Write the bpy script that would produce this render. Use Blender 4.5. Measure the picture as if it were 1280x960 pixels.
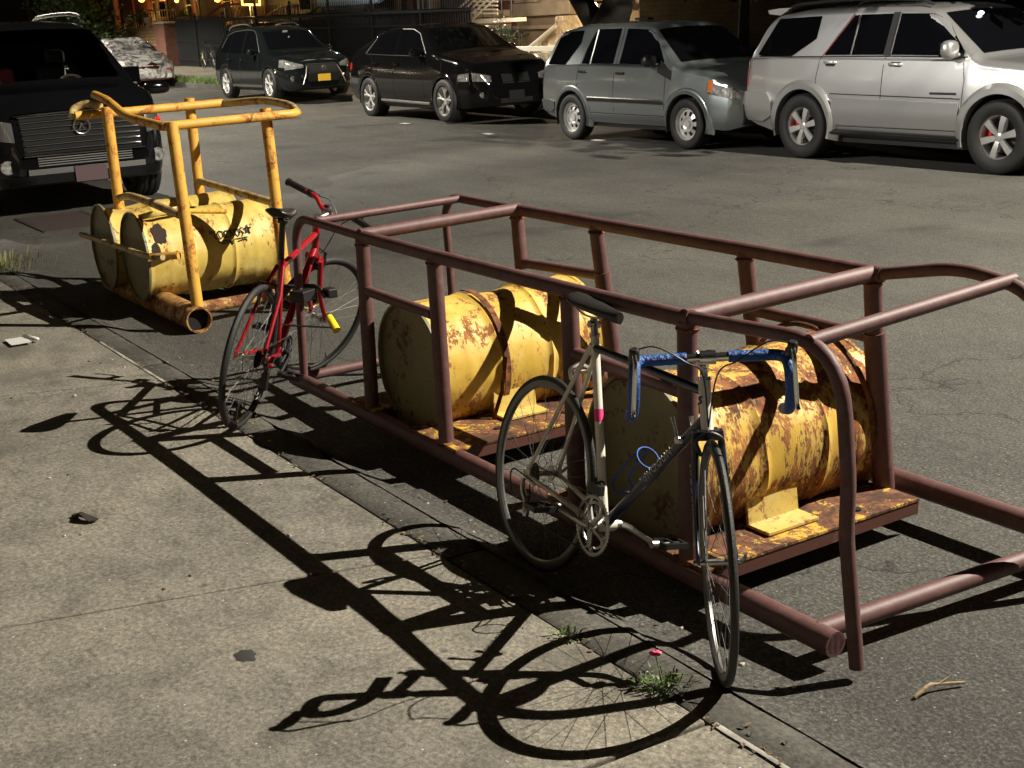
import bpy, math, random
from math import sin, cos, pi, radians, sqrt, atan2, hypot
from mathutils import Vector, Matrix, noise
random.seed(7)
for o in list(bpy.data.objects): bpy.data.objects.remove(o)
scene = bpy.context.scene
COL = scene.collection

# ------------------------------------------------------------------ camera
CAMPOS = Vector((0.0, 0.0, 1.8159))
F = Vector((-0.81435298, 0.51280684, -0.27176896)); R = Vector((0.54353575, 0.83804846, -0.04736735)); U = R.cross(F)
cam_d = bpy.data.cameras.new('camera'); cam = bpy.data.objects.new('camera', cam_d); COL.objects.link(cam)
m = Matrix((R, U, -F)).transposed().to_4x4(); m.translation = CAMPOS
cam.matrix_world = m
cam_d.sensor_width = 36.0; cam_d.lens = 1621.256/1280*36; cam_d.clip_end = 2000; cam_d.clip_start = 0.05
scene.camera = cam

# ------------------------------------------------------------------ night sky
world = bpy.data.worlds.new('World'); scene.world = world; world.use_nodes = True
wn = world.node_tree; bg = wn.nodes['Background']
sky = wn.nodes.new('ShaderNodeTexSky'); sky.sky_type = 'NISHITA'; sky.sun_disc = False
sky.sun_elevation = radians(-3.0); sky.sun_rotation = radians(200)
mixs = wn.nodes.new('ShaderNodeMixRGB'); mixs.inputs[0].default_value = 1.0
mixs.inputs[2].default_value = (0.0026, 0.0023, 0.0019, 1)
mixs.blend_type = 'ADD'
gain = wn.nodes.new('ShaderNodeMixRGB'); gain.blend_type = 'MULTIPLY'; gain.inputs[0].default_value = 1; gain.inputs[2].default_value = (.02, .02, .02, 1)
wn.links.new(sky.outputs[0], gain.inputs[1]); wn.links.new(gain.outputs[0], mixs.inputs[1]); wn.links.new(mixs.outputs[0], bg.inputs[0])
bg.inputs[1].default_value = 1.0

scene.view_settings.view_transform = 'Standard'; scene.view_settings.look = 'None'
scene.view_settings.exposure = 0.0; scene.view_settings.gamma = 1.0
scene.view_settings.use_curve_mapping = False

LAMP = Vector((-0.1, 10.8, 9.3))
def spot(name, loc, target, energy, col, size, blend, rad):
    l = bpy.data.lights.new(name, 'SPOT'); l.energy = energy; l.color = col
    l.spot_size = radians(size); l.spot_blend = blend; l.shadow_soft_size = rad
    o = bpy.data.objects.new(name, l); COL.objects.link(o); o.location = loc
    o.rotation_euler = (Vector(target)-Vector(loc)).to_track_quat('-Z', 'Y').to_euler()
    return o

# ------------------------------------------------------------------ materials
MATS = {}
def mat(name):
    m = bpy.data.materials.new(name); m.use_nodes = True; MATS[name] = m
    nt = m.node_tree; return m, nt, nt.nodes['Principled BSDF']
def simple(name, col, rough=.5, metal=0, coat=0, spec=.5, emis=None, es=0, trans=0, bump=0, bscale=60, var=0, vscale=8):
    m, nt, b = mat(name)
    b.inputs['Base Color'].default_value = (*col, 1); b.inputs['Roughness'].default_value = rough
    b.inputs['Metallic'].default_value = metal; b.inputs['Coat Weight'].default_value = coat
    b.inputs['Coat Roughness'].default_value = .06
    b.inputs['Specular IOR Level'].default_value = spec
    if trans: b.inputs['Transmission Weight'].default_value = trans
    if emis: b.inputs['Emission Color'].default_value = (*emis, 1); b.inputs['Emission Strength'].default_value = es
    N = nt.nodes; L = nt.links
    if var or bump:
        tc = N.new('ShaderNodeTexCoord')
    if var:
        nz = N.new('ShaderNodeTexNoise'); nz.inputs['Scale'].default_value = vscale; nz.inputs['Detail'].default_value = 8
        L.new(tc.outputs['Object'], nz.inputs['Vector'])
        r = N.new('ShaderNodeValToRGB'); r.color_ramp.elements[0].position = .3; r.color_ramp.elements[1].position = .7
        r.color_ramp.elements[0].color = (*[c*(1-var) for c in col], 1); r.color_ramp.elements[1].color = (*[min(1, c*(1+var*.6)) for c in col], 1)
        L.new(nz.outputs['Fac'], r.inputs['Fac']); L.new(r.outputs[0], b.inputs['Base Color'])
    if bump:
        n2 = N.new('ShaderNodeTexNoise'); n2.inputs['Scale'].default_value = bscale; n2.inputs['Detail'].default_value = 4
        L.new(tc.outputs['Object'], n2.inputs['Vector'])
        bp = N.new('ShaderNodeBump'); bp.inputs['Strength'].default_value = bump; bp.inputs['Distance'].default_value = .01
        L.new(n2.outputs['Fac'], bp.inputs['Height']); L.new(bp.outputs[0], b.inputs['Normal'])
    return m
def ramp(nt, fac, stops, interp='LINEAR'):
    r = nt.nodes.new('ShaderNodeValToRGB'); cr = r.color_ramp; cr.interpolation = interp
    while len(cr.elements) < len(stops): cr.elements.new(.5)
    for e, (p, c) in zip(cr.elements, stops):
        e.position = p; e.color = (*c, 1) if len(c) == 3 else c
    nt.links.new(fac, r.inputs['Fac']); return r.outputs[0]
def noise_n(nt, vec, scale, detail=6, rough=.55, dist=0):
    n = nt.nodes.new('ShaderNodeTexNoise'); n.inputs['Scale'].default_value = scale; n.inputs['Detail'].default_value = detail
    n.inputs['Roughness'].default_value = rough; n.inputs['Distortion'].default_value = dist
    nt.links.new(vec, n.inputs['Vector']); return n.outputs['Fac']
def mix(nt, fac, a, b, mode='MIX'):
    n = nt.nodes.new('ShaderNodeMixRGB'); n.blend_type = mode
    for i, v in ((0, fac), (1, a), (2, b)):
        if isinstance(v, (int, float)): n.inputs[i].default_value = v if i == 0 else (v, v, v, 1)
        elif isinstance(v, tuple): n.inputs[i].default_value = (*v, 1)
        else: nt.links.new(v, n.inputs[i])
    return n.outputs[0]
def mathn(nt, op, a, b=0, clamp=False):
    n = nt.nodes.new('ShaderNodeMath'); n.operation = op; n.use_clamp = clamp
    for i, v in ((0, a), (1, b)):
        if isinstance(v, (int, float)): n.inputs[i].default_value = v
        else: nt.links.new(v, n.inputs[i])
    return n.outputs[0]
def bumpn(nt, h, strength, dist, bsdf):
    bp = nt.nodes.new('ShaderNodeBump'); bp.inputs['Strength'].default_value = strength; bp.inputs['Distance'].default_value = dist
    nt.links.new(h, bp.inputs['Height']); nt.links.new(bp.outputs[0], bsdf.inputs['Normal'])
def coords(nt, scale=(1, 1, 1), kind='Object'):
    tc = nt.nodes.new('ShaderNodeTexCoord'); mp = nt.nodes.new('ShaderNodeMapping'); mp.inputs['Scale'].default_value = scale
    nt.links.new(tc.outputs[kind], mp.inputs['Vector']); return mp.outputs[0]

def concrete_mat(name='concrete', tone=(.200, .184, .153)):
    m, nt, b = mat(name); v = coords(nt)
    big = noise_n(nt, v, .9, 6, .6); mid = noise_n(nt, v, 5, 8, .65); fine = noise_n(nt, v, 60, 6, .8)
    vo = nt.nodes.new('ShaderNodeTexVoronoi'); vo.inputs['Scale'].default_value = 48; nt.links.new(v, vo.inputs['Vector'])
    base = ramp(nt, mid, [(.25, tuple(c*.62 for c in tone)), (.5, tone), (.75, tuple(c*1.2 for c in tone))])
    base = mix(nt, 1.0, base, ramp(nt, big, [(.3, (.66, .66, .68)), (.52, (.98, .98, .98)), (.7, (1.12, 1.1, 1.05))]), 'MULTIPLY')
    base = mix(nt, 1.0, base, ramp(nt, fine, [(.32, (.42, .42, .42)), (.5, (1, 1, 1)), (.66, (1.75, 1.72, 1.62))]), 'MULTIPLY')
    # light pebbles and small dark specks of the worn aggregate
    peb = ramp(nt, vo.outputs['Distance'], [(.10, (1, 1, 1)), (.2, (0, 0, 0))])
    sel = ramp(nt, vo.outputs['Color'], [(.84, (0, 0, 0)), (.88, (1, 1, 1))])
    pm = mix(nt, 1.0, peb, sel, 'MULTIPLY'); base = mix(nt, pm, base, (.62, .58, .50))
    sel2 = ramp(nt, vo.outputs['Color'], [(.12, (1, 1, 1)), (.2, (0, 0, 0))])
    pm2 = mix(nt, 1.0, peb, sel2, 'MULTIPLY'); base = mix(nt, mathn(nt, 'MULTIPLY', pm2, .9), base, (.045, .04, .035))
    st = noise_n(nt, v, 1.7, 3, .5, .6); base = mix(nt, ramp(nt, st, [(.56, (0, 0, 0)), (.68, (.55, .55, .55))]), base, tuple(c*.45 for c in tone))
    sp = noise_n(nt, v, 13, 7, .75); base = mix(nt, ramp(nt, sp, [(.60, (0, 0, 0)), (.70, (.75, .75, .75))]), base, tuple(c*.35 for c in tone))
    lt = noise_n(nt, coords(nt, (1, 2.4, 1)), 2.6, 6, .7, .8); base = mix(nt, ramp(nt, lt, [(.58, (0, 0, 0)), (.70, (.45, .45, .45))]), base, tuple(c*1.5 for c in tone))
    vc = nt.nodes.new('ShaderNodeTexVoronoi'); vc.feature = 'DISTANCE_TO_EDGE'; vc.inputs['Scale'].default_value = .42
    wv = nt.nodes.new('ShaderNodeVectorMath'); wv.operation = 'ADD'; nw = nt.nodes.new('ShaderNodeTexNoise'); nw.inputs['Scale'].default_value = 3.0; nw.inputs['Detail'].default_value = 8
    nt.links.new(v, nw.inputs['Vector']); nt.links.new(v, wv.inputs[0]); nt.links.new(nw.outputs['Color'], wv.inputs[1]); nt.links.new(wv.outputs[0], vc.inputs['Vector'])
    gate = ramp(nt, big, [(.5, (1, 1, 1)), (.56, (0, 0, 0))]); crk = ramp(nt, vc.outputs['Distance'], [(.0012, (1, 1, 1)), (.0035, (0, 0, 0))])
    base = mix(nt, mathn(nt, 'MULTIPLY', mix(nt, 1, gate, crk, 'MULTIPLY'), .45), base, tuple(c*.3 for c in tone))
    nt.links.new(base, b.inputs['Base Color']); b.inputs['Roughness'].default_value = .88; b.inputs['Specular IOR Level'].default_value = .25
    h = mathn(nt, 'ADD', mathn(nt, 'MULTIPLY', fine, .6), mathn(nt, 'MULTIPLY', mid, .5)); bumpn(nt, h, .55, .012, b)
    return m
def asphalt_mat():
    m, nt, b = mat('asphalt'); v = coords(nt)
    fine = noise_n(nt, v, 75, 7, .85); mid = noise_n(nt, v, 16, 6, .75); big = noise_n(nt, v, .55, 5, .6)
    vs = coords(nt, (.25, 1.6, 1)); lane = noise_n(nt, vs, 1.1, 4, .6)
    c = ramp(nt, fine, [(.33, (.014, .014, .0135)), (.5, (.072, .070, .065)), (.66, (.24, .23, .212))])
    c = mix(nt, 1, c, ramp(nt, mid, [(.3, (.7, .7, .7)), (.7, (1.25, 1.24, 1.2))]), 'MULTIPLY')
    c = mix(nt, 1, c, ramp(nt, big, [(.3, (.72, .72, .72)), (.7, (1.18, 1.17, 1.12))]), 'MULTIPLY')
    c = mix(nt, 1, c, ramp(nt, lane, [(.3, (.85, .85, .85)), (.7, (1.12, 1.12, 1.1))]), 'MULTIPLY')
    vo = nt.nodes.new('ShaderNodeTexVoronoi'); vo.inputs['Scale'].default_value = 60; nt.links.new(v, vo.inputs['Vector'])
    pm = mix(nt, 1, ramp(nt, vo.outputs['Distance'], [(.14, (1, 1, 1)), (.26, (0, 0, 0))]), ramp(nt, vo.outputs['Color'], [(.84, (0, 0, 0)), (.88, (1, 1, 1))]), 'MULTIPLY')
    c = mix(nt, pm, c, (.30, .28, .24))
    pale = noise_n(nt, coords(nt, (.7, 2.2, 1)), 1.3, 8, .75, 1.0); c = mix(nt, ramp(nt, pale, [(.60, (0, 0, 0)), (.72, (.45, .45, .45))]), c, (.19, .18, .15))
    oil = noise_n(nt, v, .9, 3, .5, .4); c = mix(nt, ramp(nt, oil, [(.60, (0, 0, 0)), (.72, (.5, .5, .5))]), c, (.025, .024, .022))
    # cracks
    vc = nt.nodes.new('ShaderNodeTexVoronoi'); vc.feature = 'DISTANCE_TO_EDGE'; vc.inputs['Scale'].default_value = .35
    wv = nt.nodes.new('ShaderNodeVectorMath'); wv.operation = 'ADD'; nw = nt.nodes.new('ShaderNodeTexNoise'); nw.inputs['Scale'].default_value = 2.2; nw.inputs['Detail'].default_value = 8
    nt.links.new(v, nw.inputs['Vector']); nt.links.new(v, wv.inputs[0]); nt.links.new(nw.outputs['Color'], wv.inputs[1]); nt.links.new(wv.outputs[0], vc.inputs['Vector'])
    cr = ramp(nt, vc.outputs['Distance'], [(.0015, (.3, .3, .3)), (.004, (1, 1, 1))]); c = mix(nt, 1, c, cr, 'MULTIPLY')
    nt.links.new(c, b.inputs['Base Color']); b.inputs['Roughness'].default_value = .82; b.inputs['Specular IOR Level'].default_value = .3
    bumpn(nt, mathn(nt, 'ADD', mathn(nt, 'MULTIPLY', fine, .7), mathn(nt, 'MULTIPLY', mid, .6)), .8, .012, b)
    return m
def paint_rust(name, paint, amount, dark=(.045, .018, .010), mid_=(.25, .082, .020), stretch=(1, 1, 1), scale=5.0, rough=.5, pale=None, chips=True):
    m, nt, b = mat(name); v = coords(nt, stretch)
    n1 = noise_n(nt, v, scale, 9, .66, .5); n2 = noise_n(nt, v, scale*3.7, 8, .7); n3 = noise_n(nt, v, scale*12, 5, .7)
    f = mathn(nt, 'ADD', mathn(nt, 'ADD', mathn(nt, 'MULTIPLY', n1, .48), mathn(nt, 'MULTIPLY', n2, .32)), mathn(nt, 'MULTIPLY', n3, .20))
    p = ramp(nt, n2, [(.3, tuple(c*.78 for c in paint)), (.6, paint), (.8, tuple(min(1, c*1.12) for c in paint))])
    if pale: p = mix(nt, ramp(nt, noise_n(nt, v, scale*.8, 5, .6), [(.45, (0, 0, 0)), (.62, (.7, .7, .7))]), p, pale)
    t = 1-amount
    stain = ramp(nt, f, [(t-.16, (0, 0, 0)), (t-.02, (.75, .75, .75))]); c = mix(nt, stain, p, tuple(pp*.62+mm*.38 for pp, mm in zip(paint, mid_)))
    rustm = ramp(nt, f, [(t-.02, (0, 0, 0)), (t+.015, (1, 1, 1))])
    rc = ramp(nt, n2, [(.42, dark), (.54, mid_), (.68, tuple(min(1, c*1.6+.02) for c in mid_))])
    c = mix(nt, rustm, c, rc)
    core = ramp(nt, f, [(t+.05, (0, 0, 0)), (t+.10, (1, 1, 1))]); c = mix(nt, mathn(nt, 'MULTIPLY', core, .85), c, dark)
    if chips:
        vo = nt.nodes.new('ShaderNodeTexVoronoi'); vo.inputs['Scale'].default_value = scale*5; nt.links.new(v, vo.inputs['Vector'])
        ch = mix(nt, 1, ramp(nt, vo.outputs['Distance'], [(.13, (1, 1, 1)), (.2, (0, 0, 0))]), ramp(nt, vo.outputs['Color'], [(.78, (0, 0, 0)), (.80, (1, 1, 1))]), 'MULTIPLY')
        c = mix(nt, mathn(nt, 'MULTIPLY', ch, .8), c, (.10, .035, .012))
    nt.links.new(c, b.inputs['Base Color'])
    rr = ramp(nt, rustm, [(0, (rough,)*3), (1, (.9,)*3)]); nt.links.new(rr, b.inputs['Roughness'])
    h = mathn(nt, 'SUBTRACT', mathn(nt, 'MULTIPLY', n3, .25), mathn(nt, 'MULTIPLY', rustm, .5)); bumpn(nt, h, .5, .006, b)
    return m

M_conc = concrete_mat(); M_conc2 = concrete_mat('concrete far', (.26, .235, .19)); M_asph = asphalt_mat()
M_kerb = concrete_mat('kerb stone', (.085, .08, .07))
M_red = paint_rust('maroon pipe paint', (.112, .048, .046), .36, dark=(.03, .014, .012), mid_=(.21, .12, .10), scale=7, rough=.58)
M_drum1 = paint_rust('worn yellow drum', (.72, .49, .075), .455, stretch=(1, 1, .45), scale=8, pale=(.76, .60, .20))
M_drum2 = paint_rust('rusty yellow drum', (.72, .47, .07), .50, stretch=(1, 1, .4), scale=8, pale=(.78, .62, .24))
M_drum3 = paint_rust('yellow drum', (.70, .53, .12), .44, stretch=(1, 1, .6), scale=7, pale=(.74, .61, .22))
M_drumend = paint_rust('dull drum head', (.22, .20, .09), .44, scale=5, pale=(.12, .115, .07), mid_=(.09, .045, .02), dark=(.03, .018, .01))
M_yel = paint_rust('yellow pipe paint', (.74, .43, .065), .46, scale=8, mid_=(.40, .13, .02))
M_yel2 = paint_rust('pale yellow pipe paint', (.52, .43, .19), .47, scale=9)
M_rustpl = paint_rust('rusty plate', (.72, .46, .05), .54, scale=6, dark=(.035, .014, .009), mid_=(.17, .06, .02))
M_rust = paint_rust('rust brown', (.25, .10, .05), .55, scale=9)
M_black = simple('black plastic', (.012, .012, .012), .45); M_rub = simple('tyre rubber', (.014, .014, .013), .62, bump=.3, bscale=200)
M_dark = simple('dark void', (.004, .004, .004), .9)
M_chrome = simple('polished alloy', (.72, .71, .68), .22, 1); M_alloy = simple('satin alloy', (.50, .49, .46), .38, 1)
M_whitep = simple('white frame paint', (.74, .70, .60), .32, coat=.5, var=.12, vscale=14)
M_navy = simple('dark navy frame paint', (.008, .012, .035), .28, coat=.6)
M_redp = simple('red frame paint', (.30, .005, .012), .28, coat=.7)
M_tape = simple('blue bar tape', (.010, .070, .27), .5, bump=.8, bscale=90)
M_blue = simple('blue alloy', (.012, .09, .40), .55, 0, spec=.15)
M_leath = simple('black saddle vinyl', (.014, .013, .012), .42)
M_yplast = simple('yellow plastic', (.85, .62, .02), .4)
M_letter = simple('silver lettering', (.40, .38, .34), .5)
M_pink = simple('pink tape', (.75, .05, .22), .5)
M_ink = simple('black marker ink', (.01, .01, .01), .5)
M_redref = simple('red reflector', (.75, .02, .02), .2, coat=.5)

# ------------------------------------------------------------------ mesh helpers
class G:
    def __init__(s): s.v = []; s.f = []; s.mi = []; s.cur = 0; s.flat = set()
    def add(s, vs, fs):
        n = len(s.v); s.v += [tuple(x) for x in vs]; s.f += [tuple(i+n for i in f) for f in fs]; s.mi += [s.cur]*len(fs)
        return n
    def box(s, c, sz, rot=None, taper=1.0):
        c = Vector(c); vs = []
        for z in (-1, 1):
            k = taper if z > 0 else 1
            for x, y in ((-1, -1), (1, -1), (1, 1), (-1, 1)):
                p = Vector((x*sz[0]/2*k, y*sz[1]/2*k, z*sz[2]/2))
                if rot is not None: p = rot @ p
                vs.append(c+p)
        n = len(s.f); s.add(vs, [(0, 3, 2, 1), (4, 5, 6, 7), (0, 1, 5, 4), (1, 2, 6, 5), (2, 3, 7, 6), (3, 0, 4, 7)])
        s.flat.update(range(n, len(s.f)))
    def tube(s, pts, r, seg=12, caps=True, closed=False, flat=None, up=None):
        pts = [Vector(p) for p in pts]; n = len(pts)
        rs = r if isinstance(r, (list, tuple)) else [r]*n
        rings = []; t0 = None; nrm = None
        for i in range(n):
            if closed: d = (pts[(i+1) % n]-pts[i-1]).normalized(); a = (pts[i]-pts[i-1]).normalized()
            else:
                a = (pts[i]-pts[i-1]).normalized() if i else (pts[1]-pts[0]).normalized()
                b_ = (pts[i+1]-pts[i]).normalized() if i < n-1 else a
                d = (a+b_).normalized() if (a+b_).length > 1e-6 else a
            if nrm is None:
                nrm = Vector(up) if up else (Vector((0, 0, 1)) if abs(d.z) < .9 else Vector((1, 0, 0)))
                nrm = (nrm-d*nrm.dot(d)).normalized()
            else:
                q = t0.rotation_difference(d); nrm = q @ nrm; nrm = (nrm-d*nrm.dot(d)).normalized()
            t0 = d; bn = d.cross(nrm); rings.append((pts[i], nrm.copy(), bn, rs[i]))
        vs = []
        for p, a, b, rr in rings:
            ra, rb = (rr, rr) if flat is None else (rr*flat[0], rr*flat[1])
            for k in range(seg):
                t = 2*pi*k/seg; vs.append(p+a*(cos(t)*ra)+b*(sin(t)*rb))
        fs = []
        m_ = n if closed else n-1
        for i in range(m_):
            j = (i+1) % n
            for k in range(seg):
                k2 = (k+1) % seg; fs.append((i*seg+k, i*seg+k2, j*seg+k2, j*seg+k))
        if caps and not closed:
            fs.append(tuple(range(seg-1, -1, -1))); fs.append(tuple((n-1)*seg+k for k in range(seg)))
        s.add(vs, fs)
    def cyl(s, a, b, r, r2=None, seg=16, caps=True): s.tube([a, b], [r, r if r2 is None else r2], seg, caps)
    def lathe(s, prof, o, axis, seg=32, a0=0, a1=2*pi):
        o = Vector(o); ax = Vector(axis).normalized(); e = Vector((0, 0, 1)) if abs(ax.z) < .9 else Vector((1, 0, 0))
        e = (e-ax*e.dot(ax)).normalized(); f = ax.cross(e); full = abs(a1-a0-2*pi) < 1e-6
        ns = seg if full else seg+1; vs = []
        for (r, h) in prof:
            for k in range(ns):
                t = a0+(a1-a0)*k/seg; vs.append(o+ax*h+e*(cos(t)*r)+f*(sin(t)*r))
        fs = []
        for i in range(len(prof)-1):
            for k in range(seg):
                k2 = (k+1) % ns if full else k+1
                fs.append((i*ns+k, i*ns+k2, (i+1)*ns+k2, (i+1)*ns+k))
        s.add(vs, fs)
    def torus(s, o, axis, R_, r, seg=48, rs=10, flat=None):
        prof = [(R_+cos(2*pi*k/rs)*r*(flat[0] if flat else 1), sin(2*pi*k/rs)*r*(flat[1] if flat else 1)) for k in range(rs+1)]
        s.lathe(prof, o, axis, seg)
    def sphere(s, c, r, seg=16, rings=8, sc=(1, 1, 1)):
        c = Vector(c); vs = []
        for i in range(rings+1):
            ph = pi*i/rings
            for k in range(seg):
                t = 2*pi*k/seg; vs.append((c.x+r*sc[0]*sin(ph)*cos(t), c.y+r*sc[1]*sin(ph)*sin(t), c.z+r*sc[2]*cos(ph)))
        fs = [(i*seg+k, (i+1)*seg+k, (i+1)*seg+(k+1) % seg, i*seg+(k+1) % seg) for i in range(rings) for k in range(seg)]
        s.add(vs, fs)
    def grid(s, P):  # P[i][j]
        ni, nj = len(P), len(P[0]); s.add([p for row in P for p in row], [(i*nj+j, (i+1)*nj+j, (i+1)*nj+j+1, i*nj+j+1) for i in range(ni-1) for j in range(nj-1)])
    def prism(s, poly, n, rot=None, o=(0, 0, 0)):  # poly in local XY extruded by n in Z through matrix
        k = len(poly); M = rot if rot is not None else Matrix.Identity(3); o = Vector(o)
        vs = [o+M @ Vector((x, y, 0)) for x, y in poly]+[o+M @ Vector((x, y, n)) for x, y in poly]
        q = len(s.f); s.add(vs, [tuple(range(k-1, -1, -1)), tuple(range(k, 2*k))]+[(i, (i+1) % k, k+(i+1) % k, k+i) for i in range(k)])
        s.flat.update(range(q, len(s.f)))
    def build(s, name, mats, parent=None, smooth=True, fix=True, bevel=0, tf=None, auto=40):
        me = bpy.data.meshes.new(name)
        vs = s.v if tf is None else [tuple(tf(Vector(v))) for v in s.v]
        me.from_pydata(vs, [], s.f)
        if not isinstance(mats, (list, tuple)): mats = [mats]
        for mm in mats: me.materials.append(mm)
        for i, p in enumerate(me.polygons):
            p.material_index = s.mi[i]; p.use_smooth = smooth and (i not in s.flat)
        if fix:
            import bmesh
            b = bmesh.new(); b.from_mesh(me); bmesh.ops.recalc_face_normals(b, faces=b.faces[:])
            if smooth:
                for e in b.edges:
                    if len(e.link_faces) == 2 and e.calc_face_angle(0) > radians(auto): e.smooth = False
            b.to_mesh(me); b.free()
        me.update()
        o = bpy.data.objects.new(name, me); COL.objects.link(o)
        if parent is not None: o.parent = parent
        if bevel:
            md = o.modifiers.new('bevel', 'BEVEL'); md.width = bevel; md.segments = 2; md.limit_method = 'ANGLE'; md.angle_limit = radians(35)
        return o
def fillet(pts, r, n=6):
    pts = [Vector(p) for p in pts]; out = [pts[0]]
    rr = r if isinstance(r, (list, tuple)) else [r]*(len(pts)-2)
    for i in range(1, len(pts)-1):
        a, b, c = pts[i-1], pts[i], pts[i+1]
        d1 = (a-b); d2 = (c-b); q = min(rr[i-1], d1.length*.49, d2.length*.49)
        p1 = b+d1.normalized()*q; p2 = b+d2.normalized()*q
        for k in range(n+1):
            t = k/n; out.append(p1*(1-t)**2+b*2*t*(1-t)+p2*t*t)
    out.append(pts[-1]); return out
def catmull(pts, n=6):
    pts = [Vector(p) for p in pts]; P = [pts[0]*2-pts[1]]+pts+[pts[-1]*2-pts[-2]]; out = []
    for i in range(1, len(P)-2):
        for k in range(n):
            t = k/n; a, b, c, d = P[i-1:i+3]
            out.append(.5*((2*b)+(c-a)*t+(2*a-5*b+4*c-d)*t*t+(3*b-a-3*c+d)*t**3))
    out.append(pts[-1]); return out
def thing(name, label, cat, loc=(0, 0, 0), rot=(0, 0, 0), group=None):
    o = bpy.data.objects.new(name, None); COL.objects.link(o); o.location = loc; o.rotation_euler = rot; o.empty_display_size = .1
    o['label'] = label; o['category'] = cat
    if group: o['group'] = group
    return o
def tag(o, label, cat, group=None):
    o['label'] = label; o['category'] = cat
    if group: o['group'] = group
    return o
def struct(o): o['kind'] = 'structure'; return o
def lettering(name, body, size, mat_, parent, M, extrude=.001, shear=0, spacing=1.0):
    cu = bpy.data.curves.new('t', 'FONT'); cu.body = body; cu.size = size; cu.extrude = extrude; cu.align_x = 'CENTER'; cu.align_y = 'CENTER'
    cu.shear = shear; cu.space_character = spacing
    to = bpy.data.objects.new('t', cu); COL.objects.link(to); bpy.context.view_layer.update()
    me = bpy.data.meshes.new_from_object(to.evaluated_get(bpy.context.evaluated_depsgraph_get()))
    bpy.data.objects.remove(to); me.transform(M); me.materials.clear(); me.materials.append(mat_); me.name = name
    o = bpy.data.objects.new(name, me); COL.objects.link(o); o.parent = parent; return o

# ------------------------------------------------------------------ ground
def rise(x): return max(0.0, -18.0-x)*.011
def gz(x, y):
    r = rise(x)
    if y < 2.16: return .03+r
    g = 0.0
    if y < 2.75: g = -.032*max(0, min(1, (x+2.2)/-.8))*max(0, min(1, (x+7)/1.5))*max(0, 1-abs(y-2.28)/.4)
    return g+r
xs = [60, 20, 8, 2] + [1.5-.25*i for i in range(48)] + [-11-.5*i for i in range(14)] + [-20, -26, -34, -45, -60, -90, -150, -300, -600]
ys = [2.15+.12*i for i in range(8)] + [3.2, 4, 6, 8, 10, 12, 13.62]
g = G(); g.grid([[(x, y, gz(x, y)) for y in ys] for x in xs]); struct(g.build('road', M_asph))
# base terrain far below everything flush
g = G(); g.grid([[(x, y, -.35+rise(x)) for y in (-300, 0, 20, 400)] for x in (300, -18, -600)]); struct(g.build('ground', M_dark))
# near sidewalk slabs
joints = [(-600, 0), (-200, 0), (-60, .2), (-40, .2), (-30, .2), (-24, .3), (-20.5, .3), (-17, .3), (-13.4, .3), (-10.0, .3), (-6.72, .36), (-3.70, .27), (-2.29, .05), (-.8, 0), (.9, 0), (2.6, 0), (6, 0), (12, 0), (60, 0)]
g = G(); rnd = random.Random(3)
for (a, ka), (b, kb) in zip(joints, joints[1:]):
    for (y0, y1) in ((-6, -3.4), (-3.4, -.9), (-.9, 1.995)):
        gp = .006; r_ = rise(a) ; t = rnd.uniform(-.002, .002); rb_ = rise(b)
        q = lambda j, k, y, s_: j+k*(y-2)+s_*gp
        x00, x10, x11, x01 = q(a, ka, y0, 1), q(b, kb, y0, -1), q(b, kb, y1, -1), q(a, ka, y1, 1)
        vs = [(x00, y0+gp, .03+r_+t-.25), (x10, y0+gp, .03+rb_+t-.25), (x11, y1-gp, .03+rb_+t-.25), (x01, y1-gp, .03+r_+t-.25), (x00, y0+gp, .03+r_+t), (x10, y0+gp, .03+rb_+t), (x11, y1-gp, .03+rb_+t), (x01, y1-gp, .03+r_+t)]
        n = len(g.f); g.add(vs, [(0, 3, 2, 1), (4, 5, 6, 7), (0, 1, 5, 4), (1, 2, 6, 5), (2, 3, 7, 6), (3, 0, 4, 7)])
        g.flat.update(range(n, len(g.f)))
o = g.build('sidewalk', M_conc, bevel=.006); struct(o)
g = G(); g.grid([[(x, y, .012+rise(x)) for y in (-6, 2.1)] for x in (60, -18, -600)]); struct(g.build('joint_bed', simple('joint dirt', (.05, .045, .035), .95)))
# kerb stones with ragged tops
g = G(); x = 3.0
while x > -60:
    ln = rnd.uniform(1.2, 1.9); nseg = 34
    P = []
    for i in range(nseg+1):
        xx = x-ln*i/nseg; e = .012 if i in (0, nseg) else 0
        if i == 0: xx -= .006
        if i == nseg: xx += .006
        wob = noise.noise(Vector((xx*11, 0, 1)))*.022; wob2 = noise.noise(Vector((xx*3.3, 5, 1)))*.03
        hz = .028+rise(xx)+noise.noise(Vector((xx*4, 2, 2)))*.005-e*.5
        P.append([(xx, 2.004, hz-.2), (xx, 2.004+wob*.3, hz-.006), (xx, 2.016+wob*.4, hz), (xx, 2.09, hz+.001+noise.noise(Vector((xx*9, 8, 2)))*.003),
                  (xx, 2.165+wob+wob2, hz-.004), (xx, 2.185+wob+wob2, hz-.022), (xx, 2.19+wob+wob2, hz-.2)])
    g.grid(P); x -= ln
struct(g.build('kerb', M_kerb))
# steel edging strip, worn bright in places
M_steel = simple('worn kerb steel', (.55, .52, .46), .5, .3, var=.7, vscale=6)
g = G()
for a, b in ((-1.2, -2.27), (-6.5, -7.85)):
    n = 24; P = []
    for i in range(n+1):
        xx = a+(b-a)*i/n; w = .008+.006*noise.noise(Vector((xx*7, 0, 0)))
        P.append([(xx, 1.998-w, .0335), (xx, 1.998, .036), (xx, 2.006, .034)])
    g.grid(P)
o = g.build('kerb_steel_edge', M_steel); struct(o)
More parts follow.
